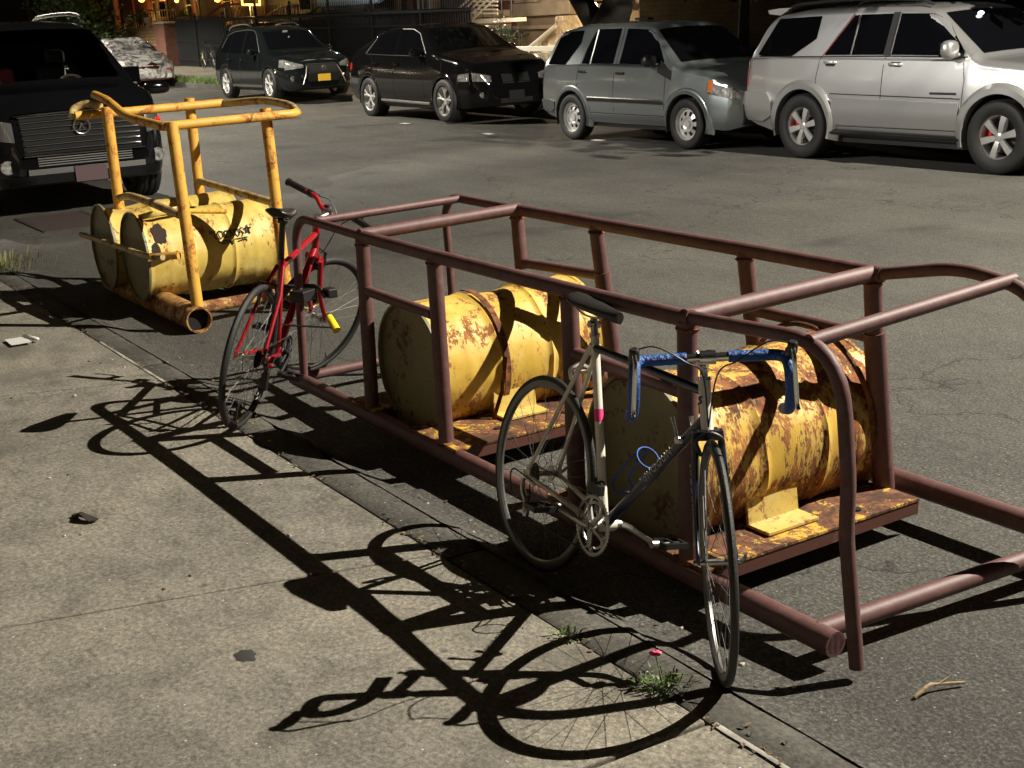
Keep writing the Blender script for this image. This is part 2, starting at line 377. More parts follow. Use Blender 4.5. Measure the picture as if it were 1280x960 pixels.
# far kerb + far sidewalk
g = G()
for a, b in ((60, -18), (-18, -600)):
    ra, rb = rise(a), rise(b)
    g.grid([[(a, 13.62, ra-.1), (a, 13.62, ra+.12), (a, 13.65, ra+.135), (a, 13.80, ra+.135)], [(b, 13.62, rb-.1), (b, 13.62, rb+.12), (b, 13.65, rb+.135), (b, 13.80, rb+.135)]])
struct(g.build('far_kerb', M_kerb))
g = G()
xx = 20
while xx > -200:
    x1 = xx-1.8
    for y0, y1 in ((13.81, 16.0), (16.01, 18.4), (18.41, 26)):
        g.add([(xx-.008, y0, .132+rise(xx)), (x1, y0, .132+rise(x1)), (x1, y1-.008, .14+rise(x1)), (xx-.008, y1-.008, .14+rise(xx))], [(0, 1, 2, 3)])
    xx = x1
struct(g.build('far_sidewalk', M_conc2))
g = G(); g.grid([[(x, y, .10+rise(x)) for y in (13.7, 60)] for x in (60, -18, -600)]); struct(g.build('far_ground', simple('yard earth', (.04, .035, .025), .95)))
def root_of(o):
    while o.parent is not None: o = o.parent
    return o
def bw(g, name, mats, parent, **k):
    inv = root_of(parent).matrix_basis.inverted()
    return g.build(name, mats, parent, tf=lambda v: inv @ v, **k)
def pipe(name, pts, r, parent, mat_, seg=14, jit=.0):
    g = G(); g.tube(pts, r, seg); return bw(g, name, mat_, parent)
def sleeve(p, d, r, ln, parent, mat_):  # welded collar
    p = Vector(p); d = Vector(d).normalized(); g = G()
    g.tube([p-d*ln/2, p-d*ln*.42, p+d*ln*.42, p+d*ln/2], [r*.96, r, r, r*.96], 16); return bw(g, 'weld_collar', mat_, parent)

def drum(parent, X, Y0, Y1, z, r, mat_, dents, seed, strap=None):
    """steel drum lying with its axis across the road, rolling hoops, chimes and recessed heads"""
    L = Y1-Y0; g = G(); prof = []
    n = 64
    for i in range(n+1):
        t = i/n; y = L*t; rr = r
        for c in (.34, .66): rr += .011*math.exp(-((t-c)/.011)**2)
        for c in (.17, .83): rr += .0025*math.exp(-((t-c)/.02)**2)
        if t < .02 or t > .98: rr = r+.006
        prof.append((rr, y))
    seg = 96; vs = []
    for (rr, y) in prof:
        for k in range(seg):
            a = 2*pi*k/seg; q = noise.noise(Vector((cos(a)*2+seed, sin(a)*2, y*4)))*.007 + noise.noise(Vector((cos(a)*6+seed, sin(a)*6, y*9)))*.0022
            for (da, dy, dr, dd) in dents:
                dist = sqrt((atan2(sin(a-da), cos(a-da))*r/dr)**2+((y-dy)/dr)**2)
                q -= dd*math.exp(-dist*dist)
            e = min(y, L-y); q *= min(1, e/.05)
            vs.append((X+(rr+q)*cos(a), Y0+y, z+(rr+q)*sin(a)))
    fs = [(i*seg+k, (i+1)*seg+k, (i+1)*seg+(k+1) % seg, i*seg+(k+1) % seg) for i in range(n) for k in range(seg)]
    g.add(vs, fs); d = bw(g, 'drum', mat_, parent)
    for y, s in ((Y0, 1), (Y1, -1)):
        h = G(); h.lathe([(r+.008, .012*s), (r+.009, -.003*s), (r-.004, -.005*s), (r-.006, .014*s), (r*.9, .016*s), (r*.55, .013*s+.0), (.001, .010*s)], (X, y, z), (0, 1, 0), 72)
        bw(h, 'drum_head', M_drumend if y == Y0 else mat_, d)
    return d

# ------------------------------------------------------------------ maroon cage
Cn = Vector((-4.15, 2.915, 0))
cage = thing('barrel_cage', 'long maroon pipe frame holding two rusty yellow drums, standing in the gutter', 'pipe frame', Cn)
N, Fp = 2.50, 3.33; H = .915
tr, pr, sr, hr = .028, .0325, .039, .0215
XN = [-5.150, -4.510, -3.575, -2.955]
# near top rail with its bent end hoops as one long rail; thin hoops joined at the ends
pipe('top_rail', [(-5.17, N, H+.004), (-4.51, N, H-.004), (-3.575, N, H-.006), (-2.955, N, H-.004), (-2.93, N, H)], tr, cage, M_red)
pipe('top_rail', [(-5.18, Fp, .938), (-4.54, Fp, .936), (-3.60, Fp, .934), (-2.93, Fp, .930)], tr, cage, M_red)
def hoop(pts, rad, name='end_hoop'): return pipe(name, fillet(pts, rad, 8), hr, cage, M_red)
hoop([(-5.14, N, .920), (-5.87, N, .938), (-5.90, N, .62), (-5.945, N, .12)], [.15, .3])
hoop([(-5.16, Fp, .94), (-5.86, Fp, .945), (-5.84, Fp, .60), (-5.83, Fp, .10)], [.15, .2])
hoop([(-2.95, N, .918), (-2.335, N, .945), (-2.295, N, .56), (-2.302, N, .43), (-2.25, N, .035)], [.26, .2, .2])
hoop([(-2.95, Fp, .93), (-2.62, Fp, .995), (-2.31, Fp, .955), (-2.29, Fp, .5), (-2.26, Fp, .06)], [.1, .18, .2])
# cross bars
for xa, xb, ra, za, zb in ((-5.15, -5.165, tr+.001, .925, .943), (-2.955, -2.975, tr+.001, .915, .93)):
    pipe('cross_bar', [(xa, N-.01, za), (xb, Fp+.01, zb)], ra, cage, M_red)
pipe('cross_bar', [(-5.63, N, .938), (-5.69, Fp, .945)], hr-.002, cage, M_red)
pipe('cross_bar', [(-2.44, N-.01, .935), (-2.44, Fp+.02, .98)], hr, cage, M_red)
# near posts
for x, xb in zip(XN, (-5.185, -4.505, -3.57, -2.96)):
    pipe('post', [(x, N, H-.01), (xb, N, .10)], pr, cage, M_red)
# far posts: the first stops at the mid rail
pipe('post', [(-5.17, Fp, .93), (-5.15, Fp, .655)], pr, cage, M_red)
pipe('post', [(-4.54, Fp, .93), (-4.545, Fp+.03, .70)], pr, cage, M_red)
pipe('post', [(-4.545, Fp+.028, .72), (-4.58, Fp+.13, .12)], pr+.005, cage, M_red)
pipe('post', [(-3.60, Fp, .93), (-3.62, Fp+.13, .12)], pr, cage, M_red)
pipe('post', [(-2.975, Fp, .92), (-2.985, Fp+.03, .70)], pr-.001, cage, M_red)
pipe('post', [(-2.985, Fp+.028, .72), (-3.01, Fp+.13, .12)], pr+.006, cage, M_red)
# mid rails
pipe('mid_rail', [(-5.15, N, .675), (-4.55, N, .665)], .023, cage, M_red)
pipe('mid_rail', [(-3.57, N, .69), (-2.96, N, .675)], .023, cage, M_red)
pipe('mid_rail', [(-5.17, Fp, .685), (-4.55, Fp+.028, .70)], .024, cage, M_red)
pipe('mid_rail', [(-3.61, Fp+.03, .70), (-2.99, Fp+.03, .70)], .024, cage, M_red)
# skids
SK = .078
def skid(y, x0, x1):
    g = G(); a, b = Vector((x0, y, SK+.008)), Vector((x1, y, SK)); d = (b-a).normalized()
    g.tube([a, a+d*.01, b-d*.01, b, b, b-d*.05], [sr-.008, sr, sr, sr, sr-.008, sr-.008], 18); return bw(g, 'skid_rail', M_red, cage)
skid(N-.005, -6.06, -2.325); g = G(); a, b = Vector((-6.0, 3.55, .125)), Vector((-2.2, 3.55, .125)); g.tube([a, a, b, b], [sr-.008, sr, sr, sr-.008], 18); bw(g, 'skid_rail', M_red, cage)
pipe('cross_bar', [(-5.99, N, SK+.02), (-5.95, 3.55, .115)], .026, cage, M_red)
pipe('cross_bar', [(-2.40, N, SK+.01), (-2.31, 3.60, .105)], .030, cage, M_red)
# drums on rusty cross plates with angle chocks
d1 = drum(cage, -4.93, 2.575, 3.44, .345, .290, M_drum1, [(1.9, .45, .12, .018), (.8, .6, .1, .012), (1.2, .25, .14, .012)], 1)
d2 = drum(cage, -3.285, 2.565, 3.45, .350, .296, M_drum2, [(1.5, .35, .16, .035), (.3, .25, .1, .02), (1.1, .6, .12, .022), (2.2, .2, .13, .02)], 4)
# steel strap around the first drum, tail hanging to the plate
g = G(); g.lathe([(.299, -.014), (.304, -.014), (.304, .014), (.299, .014)], (-4.93, 2.90, .345), (0, 1, 0), 64, -.2-pi/2*0, 2*pi*.62)
bw(g, 'strap', M_rust, cage)
g = G(); g.tube([(-4.630, 2.89, .40), (-4.626, 2.86, .25), (-4.632, 2.80, .10)], .011, 8, flat=(1.4, .4)); bw(g, 'strap', M_rust, cage)
g = G(); g.torus((-3.285, 3.36, .40), (0, 1, 0.1), .30, .010, 60, 8); bw(g, 'strap', M_rust, cage)
M_rust_shade = paint_rust('rusted flange in shade', (.10, .035, .025), .4, scale=9, dark=(.02, .009, .007), mid_=(.09, .035, .02))  # rust colour, also darkened to stand for shade on the flange
def plate(x0, x1, y0, y1, z, lip=True):
    g = G(); g.box(((x0+x1)/2, (y0+y1)/2, z), (x1-x0, y1-y0, .012))
    pl = bw(g, 'base_plate', M_rustpl, cage, bevel=.002)
    g = G(); g.box((x1-.008, (y0+y1)/2, z-.030), (.010, y1-y0, .046)); bw(g, 'plate_flange', M_rust_shade, pl, bevel=.002); return pl
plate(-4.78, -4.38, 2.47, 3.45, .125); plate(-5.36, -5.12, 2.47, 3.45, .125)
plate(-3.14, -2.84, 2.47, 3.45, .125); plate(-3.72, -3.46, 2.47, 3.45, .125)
M_chock = paint_rust('yellow chock paint', (.66, .50, .12), .44, scale=9, pale=(.60, .52, .24))
def chock(x, y0, y1, z, lean, sgn=1, h=.15):
    g = G(); q = Matrix.Rotation(lean, 3, 'Y')
    g.box((x, (y0+y1)/2, z+h/2), (.012, y1-y0, h), q)
    g.box((x+.055*sgn, (y0+y1)/2, z+.005), (.11, y1-y0, .012)); return bw(g, 'chock', M_chock, cage, bevel=.002)
chock(-3.02, 2.80, 3.03, .136, -.12); chock(-4.66, 2.83, 3.05, .136, -.12); chock(-3.60, 2.8, 3.0, .136, .12, -1)
for x, y in ((-2.93, 2.86), (-2.93, 2.95), (-2.90, 3.2), (-4.5, 2.75), (-4.5, 3.1)):
    g = G(); g.cyl((x, y, .131), (x, y, .137), .016, seg=14); bw(g, 'bolt_hole', M_dark, cage)

for x, y, z in [(x, N, H-.032) for x in XN]+[(-5.17, Fp, .90), (-4.54, Fp, .90), (-3.60, Fp, .90), (-2.975, Fp, .895)]:
    g = G(); g.torus((x, y, z), (0, 0, 1), pr+.001, .0045, 28, 6)
    for i, v in enumerate(g.v): g.v[i] = tuple(Vector(v)+Vector((0, 0, noise.noise(Vector(v)*60)*.006)))
    bw(g, 'weld_bead', M_rust, cage)
for x, y in [(a, N) for a in (-5.185, -4.505, -3.57, -2.96)]:
    g = G(); g.torus((x, y, .118), (0, 0, 1), pr+.001, .005, 28, 6); bw(g, 'weld_bead', M_rust, cage)
# ------------------------------------------------------------------ yellow cage
yc = thing('barrel_cage', 'small yellow pipe cage on skid tubes, with two dented drums and a black scrawl', 'pipe frame', (-8.5, 2.95, 0))
YN, YF, HT = 2.62, 3.27, 1.285
def yp(name, pts, r=.033, m=None): return pipe(name, pts, r, yc, m or M_yel)
for (x, y, top, bot, xb) in ((-7.915, YN, 1.30, .14, -7.825), (-9.27, YN, 1.35, .14, -9.27), (-9.42, YF, 1.36, .12, -9.42), (-8.0, YF, 1.33, .12, -7.93)):
    post_ = yp('post', [(x, y, top), (xb, y, bot)], .037)
yp('top_rail', fillet([(-9.45, 2.60, 1.43), (-9.15, 2.60, 1.40), (-8.75, 2.60, 1.30), (-7.96, 2.575, 1.275), (-7.925, 2.62, 1.275), (-7.925, 3.43, 1.285), (-7.98, 3.48, 1.29)], [.1, .15, .1, .05, .03], 6), .029)
yp('top_rail', catmull([(-7.96, 3.47, 1.295), (-8.4, 3.60, 1.315), (-8.9, 3.62, 1.33), (-9.28, 3.53, 1.31), (-9.42, 3.44, 1.305)], 8), .027, M_yel2)
yp('cross_bar', [(-9.36, 2.42, 1.30), (-9.36, 3.50, 1.310)], .031)
yp('top_rail', catmull([(-9.36, 2.40, 1.30), (-9.43, 2.44, 1.345), (-9.40, 2.52, 1.375), (-9.30, 2.59, 1.355)], 6), .026, M_yel2)
yp('mid_rail', fillet([(-9.27, YN, .715), (-8.90, YN-.03, .77), (-8.6, YN-.02, .765), (-7.87, YN, .72)], [.1, .12], 6), .026, M_yel2)
yp('mid_rail', [(-9.42, YF, .76), (-7.97, YF, .72)], .026, M_yel2)
yp('bumper_bar', fillet([(-9.55, 2.40, .455), (-8.05, 2.42, .475), (-7.90, 2.46, .485)], [.1], 5), .019, M_yel2)
yp('bumper_bar', [(-8.02, 2.425, .478), (-7.86, 2.55, .49)], .024)
def openpipe(x0, x1, y, z, r, parent, m):
    g = G(); g.lathe([(r-.010, 0), (r, 0), (r, x1-x0), (r-.010, x1-x0), (r-.010, 0)], (x0, y, z), (1, 0, 0), 32)
    o = bw(g, 'skid_tube', m, parent); g = G(); g.cyl((x1-.5, y, z), (x1-.05, y, z), r-.011, seg=24); bw(g, 'shade_plug', M_dark, o)  # black plug stands for the darkness inside the open tube end
M_rusty_y = paint_rust('rusted skid tube', (.50, .30, .08), .50, scale=9, mid_=(.20, .07, .02))
openpipe(-9.62, -7.76, 2.60, .085, .084, yc, M_rusty_y); openpipe(-9.62, -7.90, 3.42, .085, .084, yc, M_rusty_y)
yp('cross_bar', [(-7.98, 2.66, .115), (-8.12, 3.42, .095)], .040, M_rusty_y)
yp('cross_bar', [(-9.35, 2.66, .10), (-9.35, 3.42, .10)], .036, M_rusty_y)
for a, b in (((-7.86, 2.62, .76), (-8.05, 2.95, .70)), ):
    yp('mid_rail', [a, b], .016)
da = drum(yc, -8.60, 2.49, 3.40, .395, .292, M_drum3, [(1.7, .08, .14, .055), (2.2, .16, .12, .04), (1.3, .3, .09, .02), (2.4, .5, .2, .02)], 9)
db = drum(yc, -9.22, 2.46, 3.40, .395, .292, M_drum3, [(1.5, .15, .16, .05), (1.1, .5, .2, .02)], 12)
# torn openings in the dented drum tops
M_hole = simple('torn metal opening', (.03, .016, .010), .9)
def blotch(parent, X, z, r, a0, y0, ra, ry, seed, m, off=.004):
    g = G(); P = [(X+(r+off)*cos(a0), y0, z+(r+off)*sin(a0))]; n = 26
    for k in range(n):
        t = 2*pi*k/n; q = 1+.45*noise.noise(Vector((cos(t)*2, sin(t)*2, seed)))
        a = a0+ra*q*cos(t)/r; P.append((X+(r+off)*cos(a), y0+ry*q*sin(t), z+(r+off)*sin(a)))
    g.add(P, [(0, 1+k, 1+(k+1) % n) for k in range(n)]); return bw(g, 'torn_hole', m, parent)
blotch(da, -8.60, .395, .292, .62, 2.60, .075, .045, 3, M_hole); blotch(da, -8.60, .395, .292, .25, 2.55, .05, .03, 5, M_hole)
g = G(); g.tube(catmull([(-8.50, 2.52, .665), (-8.42, 2.60, .69), (-8.44, 2.78, .70), (-8.52, 2.86, .69)], 6), .012, 8, flat=(1.6, .35)); bw(g, 'torn_flap', M_drum3, yc)
# scrawled tag on the near drum
def scrawl(parent, X, z, r, a0, y0, strokes, sc, w=.0034):
    g = G()
    for st in strokes:
        pts = []
        for (u, v) in (catmull([(a, b, 0) for a, b in st], 5) if len(st) > 2 else [(a, b, 0) for a, b in st]) if False else [(p.x, p.y) for p in (catmull([(a, b, 0) for a, b in st], 5) if len(st) > 2 else [Vector((a, b, 0)) for a, b in st])]:
            a = a0-0+(v*sc)/r; pts.append((X+(r+.0035)*cos(a), y0+u*sc, z+(r+.0035)*sin(a)))
        g.tube(pts, w, 6)
    return bw(g, 'graffiti', M_ink, parent)
ST = [[(-.3, 1.0), (-.55, .8), (-.55, .2), (-.25, 0)], [(-.75, 1.0), (-.85, .7)], [(-.95, 1.0), (-1.05, .7)],
      [(.3, .85), (0, .9), (-.1, .45), (.1, .1), (.45, .3), (.5, .7), (.3, .9)],
      [(.6, .1), (.7, .85)], [(.7, .85), (1.1, .8), (.7, .15), (1.15, .1)], [(1.3, .1), (1.35, .9), (1.65, .1), (1.7, .95)],
      [(2.2, .9), (1.9, .8), (1.9, .3), (2.2, .1), (2.4, .5), (2.2, .9)], [(2.9, 1.0), (2.55, .9), (2.6, .6), (2.85, .4), (2.6, .05)],
      [(3.1, .3), (3.45, 1.25)], [(3.45, 1.25), (3.6, .2)], [(2.95, .85), (3.85, .9)], [(3.85, .9), (3.1, .3)], [(3.0, .9), (3.6, .2)],
      [(-.3, -.35), (1.0, -.25), (1.4, -.7), (1.6, -.25), (3.2, -.15)], [(0.1, -.55), (1.2, -.45)], [(2.0, -.5), (2.9, -.35), (3.1, -.55)], [(3.9, 1.35), (4.0, 1.15)]]
scrawl(da, -8.60, .395, .2965, .30, 2.99, ST, .060)
# ------------------------------------------------------------------ bicycles
def xform(q, name, label, grp=None, cat='bicycle'):
    x, y, ang, lean, pit, st, lug, ht, wb, z0 = q[:10]
    M = Matrix.Translation((x, y, z0)) @ Matrix.Rotation(ang, 4, 'Z') @ Matrix.Rotation(-lean, 4, 'X') @ Matrix.Rotation(pit, 4, 'Y')
    o = thing(name, label, cat, group=grp); o.matrix_basis = M; return o
A73 = radians(73); AX = Vector((-cos(A73), 0, sin(A73))); PERP = Vector((sin(A73), 0, cos(A73)))
M_spoke = simple('dull spokes', (.16, .16, .155), .55, .6)
def wheel(name, parent, c, tf, mrim, rt=.0125, spokes=32, rear=False, reflect=None, R_=.338):
    """rim mesh with tyre, spokes and hub as sub-parts; axis = local y; c = centre"""
    def Bd(g, n, m, par): return g.build(n, m, par, tf=tf)
    g = G(); Ri = R_-.020
    g.lathe([(Ri+.004, -.009), (Ri-.002, -.011), (Ri-.016, -.008), (Ri-.020, 0), (Ri-.016, .008), (Ri-.002, .011), (Ri+.004, .009), (Ri-.002, 0), (Ri+.004, -.009)], c, (0, 1, 0), 72)
    w = Bd(g, name, mrim, parent)
    g = G(); g.torus(c, (0, 1, 0), R_-rt*.92, rt, 80, 12, flat=(1.0, .95)); Bd(g, 'tyre', M_rub, w)
    g = G(); hl = .05; fr = .019 if not rear else .026
    g.cyl((c[0], -hl, c[2]), (c[0], hl, c[2]), .009, seg=14)
    for s in (-1, 1): g.cyl((c[0], s*.030, c[2]), (c[0], s*.034, c[2]), fr, seg=20); g.cyl((c[0], s*.05, c[2]), (c[0], s*.066, c[2]), .008, seg=12)
    g.tube([(c[0], .066, c[2]), (c[0]+.01, .074, c[2]+.01), (c[0]+.045, .072, c[2]+.035)], [.006, .006, .004], 8)
    Bd(g, 'hub', M_alloy, w)
    g = G()
    for k in range(spokes):
        s = 1 if k % 2 else -1; a = 2*pi*k/spokes; b_ = a+(.55 if (k//2) % 2 else -.55)
        g.tube([(c[0]+cos(b_)*fr*.9, s*.031, c[2]+sin(b_)*fr*.9), (c[0]+cos(a)*(Ri-.014), s*.002, c[2]+sin(a)*(Ri-.014))], .0009, 5, caps=False)
    Bd(g, 'spokes', M_spoke, w)
    a = -1.0; g = G(); g.tube([(c[0]+cos(a)*(Ri-.012), 0, c[2]+sin(a)*(Ri-.012)), (c[0]+cos(a)*(Ri-.055), 0, c[2]+sin(a)*(Ri-.055))], .003, 6); Bd(g, 'valve', M_black, w)
    return w
def crankset(root, bb, ang, mcrank, teeth=True, rr=.095, clr=None, five=True):
    g = G(); y = -.045
    n = 120; P0 = []; 
    for (rad, th) in ((rr, .003), (rr*.80, .003)):
        g.lathe([(rad-.008, y-.0015), (rad-.008, y+.0015), (rad, y+.0015), (rad+.0015, y), (rad, y-.0015), (rad-.008, y-.0015)], bb, (0, 1, 0), 72); y += .008
    for k in range(46):
        a = 2*pi*k/46; g.box((bb[0]+cos(a)*(rr+.002), -.045, bb[2]+sin(a)*(rr+.002)), (.006, .002, .004), Matrix.Rotation(-a, 3, 'Y'))
    for k in range(5):
        a = ang+2*pi*k/5+.3; g.tube([(bb[0], -.05, bb[2]), (bb[0]+cos(a)*rr*.72, -.044, bb[2]+sin(a)*rr*.72)], [.012, .008], 8)
        for s in (-.28, .28):
            g.tube([(bb[0]+cos(a)*rr*.72, -.044, bb[2]+sin(a)*rr*.72), (bb[0]+cos(a+s)*rr*.93, -.044, bb[2]+sin(a+s)*rr*.93)], [.006, .004], 6)
    g.cyl((bb[0], -.062, bb[2]), (bb[0], .06, bb[2]), .017, seg=16)
    cr = g.build('crankset', mcrank, root)
    for s, a in ((-1, ang), (1, ang+pi)):
        g = G(); yy = s*.072; p = Vector((bb[0]+cos(a)*.17, yy*1.10, bb[2]+sin(a)*.17))
        g.tube([(bb[0], s*.06, bb[2]), (bb[0]+cos(a)*.03, yy, bb[2]+sin(a)*.03), p], [.015, .012, .010], 10, flat=(1, .75))
        g.cyl(p+Vector((0, s*.01, 0)), p-Vector((0, s*.012, 0)), .013, seg=12)
        g.build('crank_arm', mcrank if not clr else clr, cr)
        g = G(); c = p+Vector((0, s*.062, 0))
        g.cyl(p, c+Vector((0, s*.03, 0)), .006, seg=8)
        for dx in (-.032, .032): g.box(c+Vector((dx, 0, 0)), (.010, .085, .018))
        for dy in (-.04, 0, .04): g.box(c+Vector((0, dy, 0)), (.07, .008, .016))
        g.build('pedal', M_black, cr)
    return cr
def saddle(root, top, tilt=0, L=.27, mat_=None):
    """padded saddle seen as nose + wide tail, with rails"""
    g = G(); P = []
    n = 22
    for i in range(n+1):
        t = i/n; x = -.13+L*t
        hw = .060*(1-t)**.8*(.55+.45*min(1, t*6+.3)) + .017*min(1, t*3)
        if t > .96: hw *= .75
        if t < .04: hw *= .82
        zc = .012*cos(t*2.6)+(.012 if t < .2 else 0)*(1-t*5)
        row = []
        for k in range(13):
            a = -pi*.08+(pi*1.16)*k/12; row.append((top[0]+x, cos(a)*hw, top[2]+zc-.022+sin(a)*.018))
        for k in range(1, 6):
            a = pi*1.08+pi*.84*k/6; row.append((top[0]+x, cos(a)*hw*.8, top[2]+zc-.032+sin(a)*.010))
        row.append(row[0]); P.append(row)
    g.grid(P); g.add(P[0][:-1], [tuple(range(len(P[0])-1))]); g.add(P[-1][:-1], [tuple(range(len(P[0])-1))])
    s = g.build('saddle', mat_ or M_leath, root, auto=60)
    g = G()
    for y in (-.022, .022): g.tube(catmull([(top[0]+.11, y*.4, top[2]-.022), (top[0]+.05, y, top[2]-.045), (top[0]-.04, y, top[2]-.045), (top[0]-.09, y*1.6, top[2]-.022)], 4), .0035, 6)
    g.build('saddle_rails', M_chrome, s); return s
def steerf(st, wb, r=.34):
    fa = Vector((wb, 0, r)); base = fa-PERP*.045; S = Matrix.Rotation(st, 3, AX)
    return fa, base, (lambda v: base+S @ (Vector(v)-base))

# ---- white racer
q = [-3.5169, 2.2644, -.0923, .186, -.0431, -.5322, .5867, .5074, 1.031, -.036, .1361, .1888, .73]
wbk = xform(q, 'road_bicycle', 'white and navy road bicycle with blue taped drop handlebars, leaning on the maroon cage')
lug, ht, wb, hl = .5867, .5074, 1.031, .1361
ra = Vector((0, 0, .34)); fa, base, tfw = steerf(q[5], wb); bb = Vector((.415, 0, .272))
lugp = bb+AX*lug; htop = base+AX*ht; hbot = base+AX*(ht-hl)
g = G()
g.tube([bb, lugp+AX*.025], .0145, 16)
g.cyl(bb+Vector((0, -.036, 0)), bb+Vector((0, .036, 0)), .021, seg=18)
for s in (-1, 1):
    g.tube([lugp+Vector((0, s*.012, -.005)), ra+Vector((.0, s*.062, .006))], [.0085, .0065], 10)
    g.tube([bb+Vector((-.02, s*.016, 0)), bb+Vector((-.12, s*.038, .02)), ra+Vector((.0, s*.062, -.004))], [.011, .010, .007], 10)
    g.box(ra+Vector((0, s*.064, 0)), (.04, .005, .032))
g.tube([lugp+Vector((-.055, -.034, -.105)), lugp+Vector((-.055, .034, -.105))], .006, 8)
frame = g.build('frame', M_whitep, wbk)
g = G(); g.tube([hbot-AX*.012, hbot-AX*.011, htop+AX*.005], [.021, .018, .018], 18); g.build('head_tube', M_whitep, frame)
g = G(); g.tube([lugp+AX*-.018, htop-AX*.03], .0135, 16); g.build('top_tube', M_navy, frame)
dt0, dt1 = bb+Vector((.01, 0, .008)), hbot+AX*.035
g = G(); g.tube([dt0, dt1], .0155, 16); g.build('down_tube', M_navy, frame)
dd = (dt1-dt0).normalized()
def textM(c, xdir, nrm):
    x = Vector(xdir).normalized(); n = Vector(nrm).normalized(); y = n.cross(x)
    M = Matrix((x, y, n)).transposed().to_4x4(); M.translation = Vector(c); return M
lettering('lettering', 'SHOGUN', .034, M_letter, frame, textM(dt0+dd*.36+Vector((0, -.0158, 0)), dd, (0, -1, 0)), .0012, spacing=1.25)
g = G(); g.tube([bb+AX*.33, bb+AX*.37], .0152, 16); g.build('pink_band', M_pink, frame)
g = G(); c = htop-AX*.055; g.tube(catmull([c+Vector((.006, -.0185, .012)), c+Vector((-.008, -.0188, .006)), c+Vector((.006, -.019, -.003)), c+Vector((-.008, -.0188, -.012))], 5), .003, 6, flat=(1, .4)); g.build('head_badge', M_ink, frame)
# seat post + saddle
stp = bb+AX*.722
g = G(); g.tube([lugp, stp-AX*.055], .0125, 14); g.cyl(stp-AX*.075+Vector((0, -.02, 0)), stp-AX*.075+Vector((0, .02, 0)), .012, seg=10); g.tube([lugp+AX*.018, lugp+AX*.03], .0175, 14)
g.build('seat_post', M_alloy, wbk)
saddle(wbk, stp+Vector((.03, 0, .0)))
crankset(wbk, bb, radians(174), M_alloy)
M_rimd = simple('grey rim', (.20, .20, .19), .4, .7)
wheel('wheel', wbk, ra, None, M_rimd, .0115, 32, True)
# cassette, derailleurs, chain
g = G()
for i, rr in enumerate((.042, .037, .033, .029, .026)): g.cyl((0, -.036-.005*i, .34), (0, -.038-.005*i, .34), rr, seg=28)
g.tube(catmull([(0, -.075, .325), (.01, -.08, .285), (.035, -.078, .25), (.03, -.075, .215)], 5), .008, 8); g.cyl((.02, -.078, .275), (.02, -.066, .275), .017, seg=16); g.cyl((.032, -.078, .215), (.032, -.066, .215), .017, seg=16)
g.build('rear_derailleur', M_alloy, wbk)
g = G(); g.tube([(.0, -.048, .378), bb+Vector((-.01, -.041, .093))], .0032, 6, flat=(.8, 1)); g.tube([(.032, -.066, .199), (.2, -.06, .19), bb+Vector((-.01, -.041, -.093))], .0032, 6)
g.tube([(.0, -.048, .302), (.03, -.06, .262), (.016, -.066, .23), (.032, -.066, .199)], .003, 6); g.build('chain', M_black, wbk)
g = G(); c = bb+AX*.13; g.box(c+Vector((.02, -.035, -.01)), (.07, .02, .03)); g.tube([c, c+Vector((.02, -.03, 0))], .014, 10); g.build('front_derailleur', M_black, wbk)
# cable loop at the rear mech
g = G(); g.tube(catmull([ra+Vector((.10, -.05, -.03)), ra+Vector((.02, -.07, -.01)), ra+Vector((-.075, -.08, .0)), ra+Vector((-.07, -.08, -.07)), ra+Vector((-.01, -.085, -.09))], 6), .0028, 6); g.build('shift_cable', M_black, wbk)
# rear brake
g = G(); c = lugp+Vector((-.075, 0, -.085))
g.tube(catmull([c+Vector((0, -.03, -.05)), c+Vector((0, -.035, -.015)), c, c+Vector((0, .035, -.015)), c+Vector((0, .03, -.05))], 5), .007, 8); g.build('rear_brake', M_alloy, wbk)
# down tube shifters
for s in (-1, 1):
    c = dt0+dd*.50; g = G(); g.cyl(c+Vector((0, s*.016, 0)), c+Vector((0, s*.030, 0)), .012, seg=14)
    g.tube([c+Vector((0, s*.026, 0)), c+Vector((-.012, s*.030, .03)), c+Vector((-.03, s*.034, .062))], [.006, .0045, .007], 8); g.build('shifter', M_chrome, wbk)
# blue bottle cage
g = G(); c = dt0+dd*.17; nn = Vector((-dd.z, 0, dd.x)); ww = Vector((0, 1, 0))
g.torus(c+dd*.14+nn*.055, dd, .037, .0028, 32, 6)
for s in (-1, 1): g.tube(catmull([c+nn*.018+ww*s*.01, c+nn*.03+ww*s*.035-dd*.02, c+nn*.075+ww*s*.03-dd*.02, c+nn*.085+ww*s*.02+dd*.05, c+nn*.09+ww*s*.012+dd*.14], 6), .0028, 6)
g.tube([c+nn*.018-dd*.01, c+nn*.018+dd*.15], .003, 6); g.build('bottle_cage', M_blue, wbk)
for t in (.0, .075):
    g = G(); g.sphere(c+dd*t+nn*.019, .006, 10, 6); g.build('cage_bolt', M_chrome, wbk)
